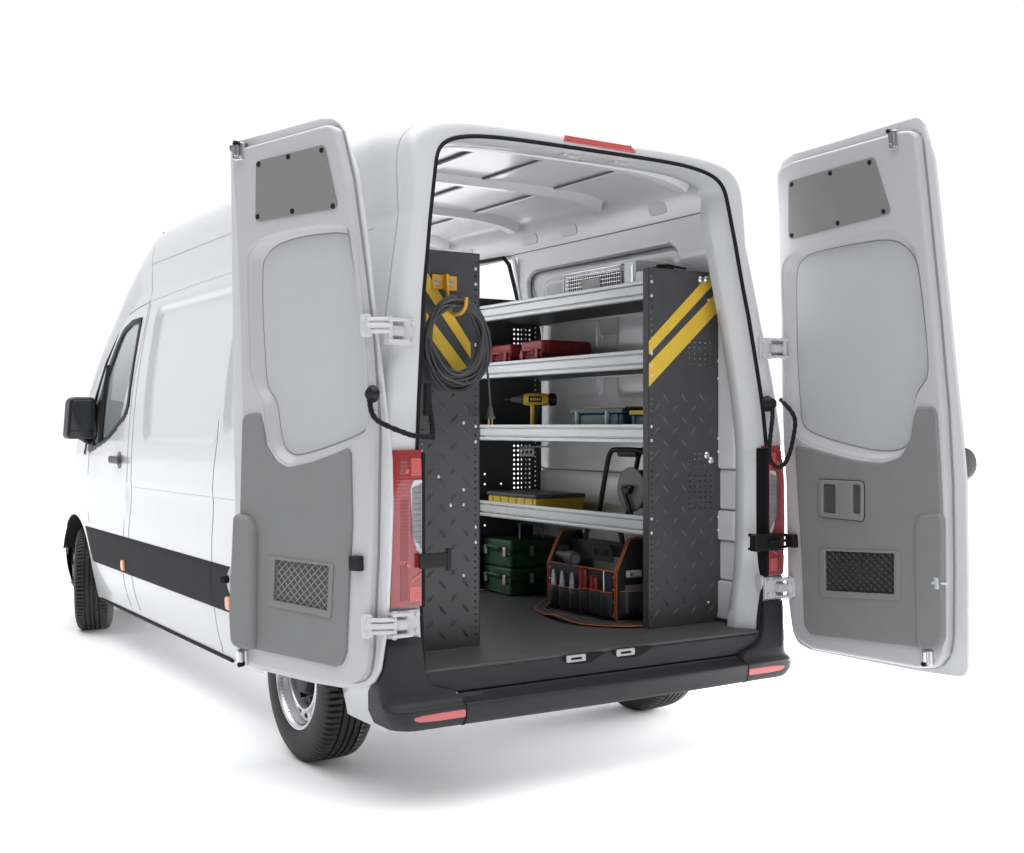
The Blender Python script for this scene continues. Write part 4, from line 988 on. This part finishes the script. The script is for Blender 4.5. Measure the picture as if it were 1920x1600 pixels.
# ------------------------------------------------------------------ drill
t = thing('power_drill', 'yellow and black cordless drill standing on the third shelf', 'drill', (.575, 1.395, 1.336), math.atan2(.534, -.845))
g = G(); g.lathe((-.075, 0, .205), (1, 0, 0), [(0, .020), (.006, .030), (.03, .034), (.09, .034), (.125, .031), (.135, .026)], 20); g.b2((.000, -.020, .05), (.024, .020, .185), .009, 3)
obj('housing', g, 'drilly', t)
g = G(); g.lathe((-.115, 0, .205), (1, 0, 0), [(0, .018), (.008, .032), (.04, .035), (.042, .02)], 20); g.b2((-.036, -.021, .02), (.006, .021, .185), .012, 3); g.b2((-.07, -.036, 0), (.05, .036, .055), .010, 3); obj('grip', g, 'blackpl', t)
g = G(); g.lathe((.058, 0, .205), (1, 0, 0), [(0, .024), (.02, .023), (.03, .019), (.065, .012), (.068, .005)], 16); g.cyl((.12, 0, .205), (.16, 0, .205), .004, n=8); obj('chuck', g, 'darkgrey', t)
g = G(); g.b2((-.035, .0325, .190), (.035, .0355, .222), .002); g.b2((-.035, -.0355, .190), (.035, -.0325, .222), .002); lb = obj('name_plate', g, 'blackpl', t)
g = G()
for k in range(5): g.b2((-.026 + .011 * k, .0352, .200), (-.020 + .011 * k, .0362, .213), 0)
obj('plate_lettering', g, 'drilly', lb)

# ------------------------------------------------------------------ cable reel
t = thing('cable_reel', 'orange cable reel with grey disc on a black tube stand, lowest shelf', 'cable reel', (.64, .60, .9285))
def loc(x, y, z): return (x - .64, y - .60, z - .9285)
g = G()
for xx in (.565, .745): g.tube(catmull([loc(xx, .83, .937), loc(xx, .80, 1.05), loc(xx, .745, 1.24), loc(xx, .725, 1.275), loc(xx, .69, 1.29), loc(xx, .52, 1.29), loc(xx, .47, 1.28), loc(xx, .44, 1.24), loc(xx, .40, 1.05), loc(xx, .375, .937)], 5, False), .0125, 10)
for yy, zz in ((.60, 1.29), (.82, .94), (.385, .94)): g.cyl(loc(.565, yy, zz), loc(.745, yy, zz), .010, n=10)
g.box(loc(.565, .585, 1.275), (.034, .15, .034), .012); obj('stand', g, 'blackpl', t)
g = G(); g.lathe(loc(.585, .60, 1.105), (1, 0, 0), [(0, .005), (0, .095), (.004, .105), (.010, .105), (.012, .10)], 40); obj('disc', g, 'midgrey', t)
g = G(); g.lathe(loc(.725, .60, 1.105), (1, 0, 0), [(0, .10), (.002, .105), (.008, .105), (.010, .005)], 40); obj('disc', g, 'midgrey', t)
g = G()
pp = []
for k in range(9 * 32 + 1):
    a = 2 * math.pi * k / 32; q = k / 32; pp.append(loc(.605 + .013 * q, .60 + .083 * math.cos(a), 1.105 + .083 * math.sin(a)))
g.tube(pp, .0078, 7); g.cyl(loc(.598, .6, 1.105), loc(.724, .6, 1.105), .078, n=24); obj('wound_cable', g, 'drum', t, wn=False)
g = G(); g.cyl(loc(.560, .6, 1.105), loc(.59, .6, 1.105), .022, n=16, bev=.004); g.box(loc(.570, .605, 1.05), (.014, .022, .15), .005, Matrix.Rotation(R(-28), 3, 'X')); g.box(loc(.57, .60, 1.115), (.02, .075, .02), .006); obj('crank', g, 'blackpl', t)

# ------------------------------------------------------------------ wire basket heater and clamp on the top shelf
t = thing('wire_basket', 'galvanised wire mesh basket on the top shelf with a pale label', 'wire basket', (.66, .87, 1.9725))
g = G(); X0, X1, Y0, Y1, Z0, Z1 = -.10, .10, -.235, .235, .004, .19
for z in np.linspace(Z0, Z1, 11): g.tube([(X0, Y0, z), (X0, Y1, z), (X1, Y1, z), (X1, Y0, z)], .0015, 4, closed=True)
for y in np.linspace(Y0, Y1, 27): g.tube([(X0, y, Z1), (X0, y, Z0), (X1, y, Z0), (X1, y, Z1)], .0015, 4)
for x in np.linspace(X0, X1, 16): g.tube([(x, Y0, Z1), (x, Y0, Z0)], .0014, 4); g.tube([(x, Y1, Z1), (x, Y1, Z0)], .0014, 4)
obj('mesh', g, 'chrome', t, wn=False)
g = G()
g.tube([(X0, Y0, Z1), (X0, Y1, Z1), (X1, Y1, Z1), (X1, Y0, Z1)], .005, 6, closed=True)
for x, y in ((X0, Y0), (X0, Y1), (X1, Y1), (X1, Y0)): g.tube([(x, y, Z0), (x, y, Z1)], .005, 6)
obj('rim', g, 'chrome', t)
g = G(); g.b2((X0 + .012, Y0 + .012, .006), (X1 - .012, Y1 - .012, .165), .006); obj('inner_box', g, 'brown', t)
g = G(); g.b2((X0 - .004, -.07, .095), (X0 - .002, .075, .145), 0); obj('label_plate', g, 'paper', t)
t = thing('fitting_box', 'plain grey metal box beside the wire basket on the top shelf', 'metal box', (.66, .57, 1.9725))
g = G(); g.b2((-.10, -.045, 0), (.10, .045, .20), .006); obj('case', g, 'alu', t)
g = G(); g.b2((-.103, -.03, .06), (-.098, -.012, .18), .002); obj('side_rail', g, 'chrome', t)
t = thing('clamp', 'black and steel clamp poking up above the striped end panel on the top shelf', 'clamp', (.60, .42, 1.9725))
g = G(); g.plate(rect(-.10, 0, .06, .135, .006), [circ(-.085, .03 + .018 * k, .005, 8) for k in range(6)], -.003, .003, .001, lambda u, v, w: (-.07 + w, u, v)); obj('slotted_bar', g, 'alu', t, wn=False)
g = G(); g.b2((-.06, -.07, .085), (.05, -.01, .150), .008); g.b2((-.03, -.10, 0), (.03, .02, .09), .01); g.tube([(-.05, -.06, .152), (.02, -.06, .158), (.12, -.06, .150)], .006, 8); obj('jaw', g, 'blackpl', t)
g = G(); g.cyl((-.062, -.04, .118), (-.075, -.04, .118), .016, n=14, bev=.003); obj('screw_head', g, 'chrome', t)

# ------------------------------------------------------------------ open tool bag
BX, BY = .43, .78
t = thing('tool_bag', 'open black tool bag with orange piping packed with hand tools on the load floor', 'tool bag', (BX, BY, .5105))
Wb, Lb, Hb, Pk = .27, .56, .225, .375     # width x, length y, wall height, end peak; local x 0..Wb, y -Lb/2..Lb/2
def slab(poly, y0, y1): return G().plate(poly, [], y0, y1, .004, lambda u, v, w: (u, w, v))
endp = fillet([(0, 0), (Wb, 0), (Wb, Hb), (Wb * .72, Pk), (Wb * .28, Pk), (0, Hb)], [.015, .015, .04, .03, .03, .04], 4)
g = G()
for yy in (-Lb / 2, Lb / 2 - .012): g.plate(endp, [], yy, yy + .012, .004, lambda u, v, w: (u, w, v))
g.b2((0, -Lb / 2, 0), (Wb, Lb / 2, .02), .006); g.b2((0, -Lb / 2 + .01, .0), (.012, Lb / 2 - .01, Hb), .004); g.b2((Wb - .012, -Lb / 2 + .01, 0), (Wb, Lb / 2 - .01, Hb), .004)
g.b2((.012, -Lb / 2 + .015, .005), (Wb - .012, Lb / 2 - .015, .12), .0)
obj('shell', g, 'bag', t)
g = G(); g.plate(fillet([(-Lb / 2 + .014, .02), (Lb / 2 - .014, .02), (Lb / 2 - .014, .33), (.10, .345), (-.10, .345), (-Lb / 2 + .014, .33)], .01, 3), [], -.006, .006, .003, lambda u, v, w: (Wb / 2 + w, u, v)); dv = obj('divider', g, 'bag', t)
g = G(); g.tube(catmull([(Wb / 2, .15, .33), (Wb / 2, .12, .40), (Wb / 2, 0, .41), (Wb / 2, -.12, .40), (Wb / 2, -.15, .33)], 6, False), .012, 8); obj('carry_handle', g, 'bag', t)
# pockets (puffed) on the long side and the near end
npk = 6; pw = (Lb - .06) / npk
for k in range(npk):
    yc = Lb / 2 - .03 - pw * (k + .5); rows = []
    for a in np.linspace(0, 1, 11):
        yy = yc - pw / 2 + pw * a; bul = .030 * math.sin(math.pi * a) ** .6
        rows.append([(-.001, yy, .012), (-.6 * bul, yy, .014), (-bul, yy, .03), (-bul * 1.05, yy, .09), (-bul, yy, .128 - .012 * (k < 3)), (-bul * .8, yy, .131 - .012 * (k < 3)), (.0, yy, .131 - .012 * (k < 3))])
    g = G(); g.grid(rows); pk = obj('pocket', g, 'bag', t, wn=False, smooth=60)
    g = G(); g.tube([(r_[4][0] - .001, r_[4][1], r_[4][2] + .002) for r_ in rows], .0022, 5); obj('pocket_piping', g, 'pipe', pk, wn=False)
rows = []
for a in np.linspace(0, 1, 11):
    xx = .02 + (Wb - .04) * a; bul = .035 * math.sin(math.pi * a) ** .6
    rows.append([(xx, -Lb / 2 + .001, .012), (xx, -Lb / 2 - bul, .03), (xx, -Lb / 2 - bul, .135), (xx, -Lb / 2 - bul * .8, .14), (xx, -Lb / 2, .14)])
g = G(); g.grid(rows); pk = obj('pocket', g, 'bag', t, wn=False, smooth=60)
g = G(); g.tube([(r_[2][0], r_[2][1] - .001, r_[2][2] + .002) for r_ in rows], .0025, 5); obj('pocket_piping', g, 'pipe', pk, wn=False)
g = G()
for yy in (-Lb / 2 - .001, -Lb / 2 + .013, Lb / 2 - .013, Lb / 2 + .001): g.tube([(p[0], yy, p[1]) for p in endp], .0034, 6, closed=True)
g.tube([(-.001, y, Hb) for y in np.linspace(-Lb / 2 + .012, Lb / 2 - .012, 12)], .0030, 6); g.tube([(Wb, y, Hb) for y in np.linspace(-Lb / 2 + .012, Lb / 2 - .012, 12)], .0036, 6)
g.tube([(-.002, y, .02) for y in (-Lb / 2 + .01, Lb / 2 - .01)], .003, 6)
obj('piping', g, 'pipe', t, wn=False)
g = G()
for yy in (-Lb / 2 + .022, Lb / 2 - .022):
    for z in np.linspace(.03, .2, 4): g.lathe((-.001, yy, z), (-1, 0, 0), [(0, .0045), (.002, .004), (.003, .001)], 8)
obj_each('stud', g, 'chrome', t)
# shoulder strap lying on the floor
sp = catmull([(.02, Lb / 2 + .02, .03), (-.05, Lb / 2 - .02, .008), (-.105, Lb / 2 - .09, .006), (-.14, Lb / 2 - .19, .006), (-.165, .02, .008), (-.19, -.08, .022), (-.20, -.16, .024), (-.185, -.25, .008), (-.14, -.34, .006), (-.06, -.42, .006), (.03, -.45, .007), (.12, -.43, .008)], 8, False)
rows = []; e1 = []; e2 = []
for i in range(len(sp)):
    a = np.array(sp[max(i - 1, 0)]); b = np.array(sp[min(i + 1, len(sp) - 1)]); d = b - a; nn = np.array([-d[1], d[0], 0]); nn = nn / np.linalg.norm(nn) * .021; c = np.array(sp[i])
    rows.append([tuple(c - nn), tuple(c - nn + [0, 0, .004]), tuple(c + nn + [0, 0, .004]), tuple(c + nn)]); e1.append(tuple(c - nn + [0, 0, .002])); e2.append(tuple(c + nn + [0, 0, .002]))
g = G(); g.grid(rows, closed_v=True); st = obj('shoulder_strap', g, 'bag', t, wn=False)
g = G(); g.tube(e1, .0028, 5); g.tube(e2, .0028, 5); obj('strap_edging', g, 'pipe', st, wn=False)
bagw = Vector((BX, BY, .5105))
# tools in the bag
def tool(name, label, cat, lp, group=None): return thing(name, label, cat, tuple(bagw + Vector(lp)), 0, group)
PY = (.208, .135, .052)
for k, lab in enumerate(('pliers with steel jaws in the pocket nearest the left end of the bag', 'middle pair of the three steel jawed pliers in the bag pockets', 'steel jawed pliers in the pocket next to the red handled tools')):
    yc = PY[k]; q = tool('pliers', lab, 'pliers', (-.012, yc, .108), 'pliers in the bag pockets')
    g = G(); g.plate(catmull([(-.013, 0), (-.017, .03), (-.012, .062), (-.004, .085), (.004, .085), (.012, .062), (.017, .03), (.013, 0)], 4), [], -.005, .005, .002, lambda u, v, w: (w, u, v)); g.lathe((-.004, 0, .028), (-1, 0, 0), [(0, .009), (.003, .008), (.004, .002)], 12); obj('jaw', g, 'chrome', q)
    g = G(); g.tube([(0, -.010, .005), (0, -.012, -.03), (0, -.008, -.07)], .005, 8); g.tube([(0, .010, .005), (0, .012, -.03), (0, .008, -.07)], .005, 8); obj('handle', g, 'redgrip', q)
for k, (lab, yo) in enumerate((('taller red handled cutters standing in the bag pocket', -.0), ('shorter pair of red handled snips in the bag pocket', -.085))):
    q = tool('snips', lab, 'snips', (-.013, -.036 + yo, .10))
    hh = .125 - .03 * k
    g = G(); g.tube(catmull([(0, .010, -.05), (0, .014, .02), (0, .018, hh * .6), (-.003, .015, hh)], 4, False), .0085, 8); g.tube(catmull([(0, -.010, -.05), (0, -.014, .02), (0, -.018, hh * .6), (-.003, -.017, hh * .93)], 4, False), .0085, 8); obj('handle', g, 'redgrip', q)
    g = G(); g.box((0, 0, -.03), (.008, .02, .06), .003); obj('blade', g, 'chrome', q)
q = tool('screwdriver', 'thin steel screwdriver blade upright at the near end of the bag', 'screwdriver', (-.016, -.206, .09))
g = G(); g.cyl((0, 0, -.05), (0, .004, .135), .0038, n=10); obj('blade', g, 'chrome', q)
g = G(); g.cyl((0, 0, -.07), (0, 0, -.005), .011, n=10, bev=.003); obj('handle', g, 'redgrip', q)
q = tool('flashlight', 'grey torch lying across the bag rim by its left end', 'torch', (.05, .155, .262))
g = G(); g.lathe((0, .10, 0), (-.18, -1, -.05), [(0, .016), (.005, .020), (.11, .020), (.118, .026), (.125, .036), (.19, .036), (.195, .028)], 20); obj('barrel', g, 'darkgrey', q)
g = G(); g.lathe((.05 - .085, .10 - .19 * .97 - .0, -.0095), (-.18, -1, -.05), [(0, .001), (.0005, .026), (.004, .026), (.005, .002)], 20) if False else g.lathe((-.0332, -.0845, -.0092), (-.18, -1, -.05), [(0, .026), (.006, .027), (.008, .02)], 20); obj('lens', g, 'midgrey', q)
q = tool('hand_saw', 'dark handled saw lying across the middle of the open bag', 'saw', (.06, -.06, .25))
g = G(); g.plate(fillet([(-.10, 0), (.09, .01), (.09, .075), (-.08, .085)], .02, 4), [rect(-.06, .03, .05, .06, .012)], -.01, .01, .005, lambda u, v, w: (.02 + w, u, v)); obj('handle', g, 'seat', q)
g = G(); g.b2((.016, -.16, -.06), (.018, .06, .03), 0); obj('blade', g, 'midgrey', q)
q = tool('tape_measure', 'pale tape measure clipped on the near end of the bag', 'tape measure', (.09, -Lb / 2 - .012, .215))
g = G(); g.box((0, 0, 0), (.085, .02, .034), .012, seg=3); obj('case', g, 'paper', q)
g = G(); g.lathe((-.022, -.010, 0), (0, -1, 0), [(0, .010), (.003, .009), (.003, .004)], 12); obj('dial', g, 'chrome', q)
q = tool('key_clip', 'small bright metal clip hanging at the near end of the bag', 'clip', (.205, -Lb / 2 - .01, .30))
g = G(); g.tube([(.0 + .014 * math.cos(a), 0, .022 * math.sin(a)) for a in np.linspace(0, 2 * math.pi, 16, endpoint=False)], .003, 6, closed=True); g.cyl((0, 0, -.022), (0, 0, -.045), .006, n=8); obj('ring', g, 'chrome', q)
g = G(); g.plate(rect(.05, .22, .115, .30, .004), [], Lb / 2 - .02, Lb / 2 - .0135, .001, lambda u, v, w: (u, w, v)); obj('tag', g, 'midgrey', t)
# pale notebook in the end pocket
q = tool('notepad', 'grey notepad standing in the end pocket of the bag', 'notepad', (.10, -Lb / 2 - .014, .10))
g = G(); g.b2((-.06, -.006, -.06), (.06, .006, .065), .003); obj('cover', g, 'midgrey', q)

# ------------------------------------------------------------------ world : white studio surround, dimmer behind the camera
W = bpy.data.worlds.new('World'); scene.world = W; W.use_nodes = True
nt = W.node_tree; bg = nt.nodes['Background']
tc = nt.nodes.new('ShaderNodeTexCoord'); sp_ = nt.nodes.new('ShaderNodeSeparateXYZ'); nt.links.new(tc.outputs['Generated'], sp_.inputs[0])
def mr(src, a, b, c, d, smooth=True):
    n_ = nt.nodes.new('ShaderNodeMapRange'); n_.interpolation_type = 'SMOOTHSTEP' if smooth else 'LINEAR'
    for k, v in zip(('From Min', 'From Max', 'To Min', 'To Max'), (a, b, c, d)): n_.inputs[k].default_value = v
    nt.links.new(src, n_.inputs['Value']); return n_.outputs['Result']
def mth(op, a, b):
    n_ = nt.nodes.new('ShaderNodeMath'); n_.operation = op
    for i, q in enumerate((a, b)):
        if isinstance(q, (int, float)): n_.inputs[i].default_value = q
        else: nt.links.new(q, n_.inputs[i])
    return n_.outputs[0]
vd = nt.nodes.new('ShaderNodeVectorMath'); vd.operation = 'DOT_PRODUCT'; vd.inputs[1].default_value = (.534, .845, 0.); nt.links.new(tc.outputs['Generated'], vd.inputs[0])
az = mr(vd.outputs['Value'], .02, .74, .06, 1.05)
top = mr(sp_.outputs['Z'], .55, .85, 0., 3.25)
nt.links.new(mth('ADD', az, top), bg.inputs['Strength'])
bg.inputs['Color'].default_value = (.985, .99, 1.0, 1)

def area(name, loc, target, sx, sy, power, col=(1, 1, 1)):
    L = bpy.data.lights.new(name, 'AREA'); L.shape = 'RECTANGLE'; L.size = sx; L.size_y = sy; L.energy = power; L.color = col
    o = bpy.data.objects.new(name, L); COL.objects.link(o); o.location = loc
    o.rotation_euler = (Vector(target) - Vector(loc)).to_track_quat('-Z', 'Y').to_euler(); return o
area('under_van_fill', (6.0, 1.2, .75), (-1.5, 1.6, .25), 5.5, 1.2, 1700.)  # added fill, low outside on the right, lifting the shadow under the van
area('interior_fill', (-.40, 1.15, 1.40), (.45, 1.10, 2.25), 1.3, 1.2, 3.2)  # added fill beside the left shelving, brightens the load space; no real fixture
# ------------------------------------------------------------------ camera and render settings
cam = bpy.data.cameras.new('camera'); co = bpy.data.objects.new('camera', cam); COL.objects.link(co)
co.location = (-2.95, -3.956, 1.40); co.rotation_euler = (R(90), 0, R(-32.3)); cam.sensor_width = 36; cam.lens = 2296 / 1920 * 36; cam.clip_end = 400; cam.clip_start = .05
scene.camera = co
vs = scene.view_settings; vs.view_transform = 'Standard'; vs.look = 'None'; vs.exposure = 0; vs.gamma = 1; vs.use_curve_mapping = False
scene.render.engine = 'CYCLES'; cy = scene.cycles; cy.use_denoising = True
cy.max_bounces = 10; cy.diffuse_bounces = 6; cy.glossy_bounces = 4; cy.transparent_max_bounces = 12
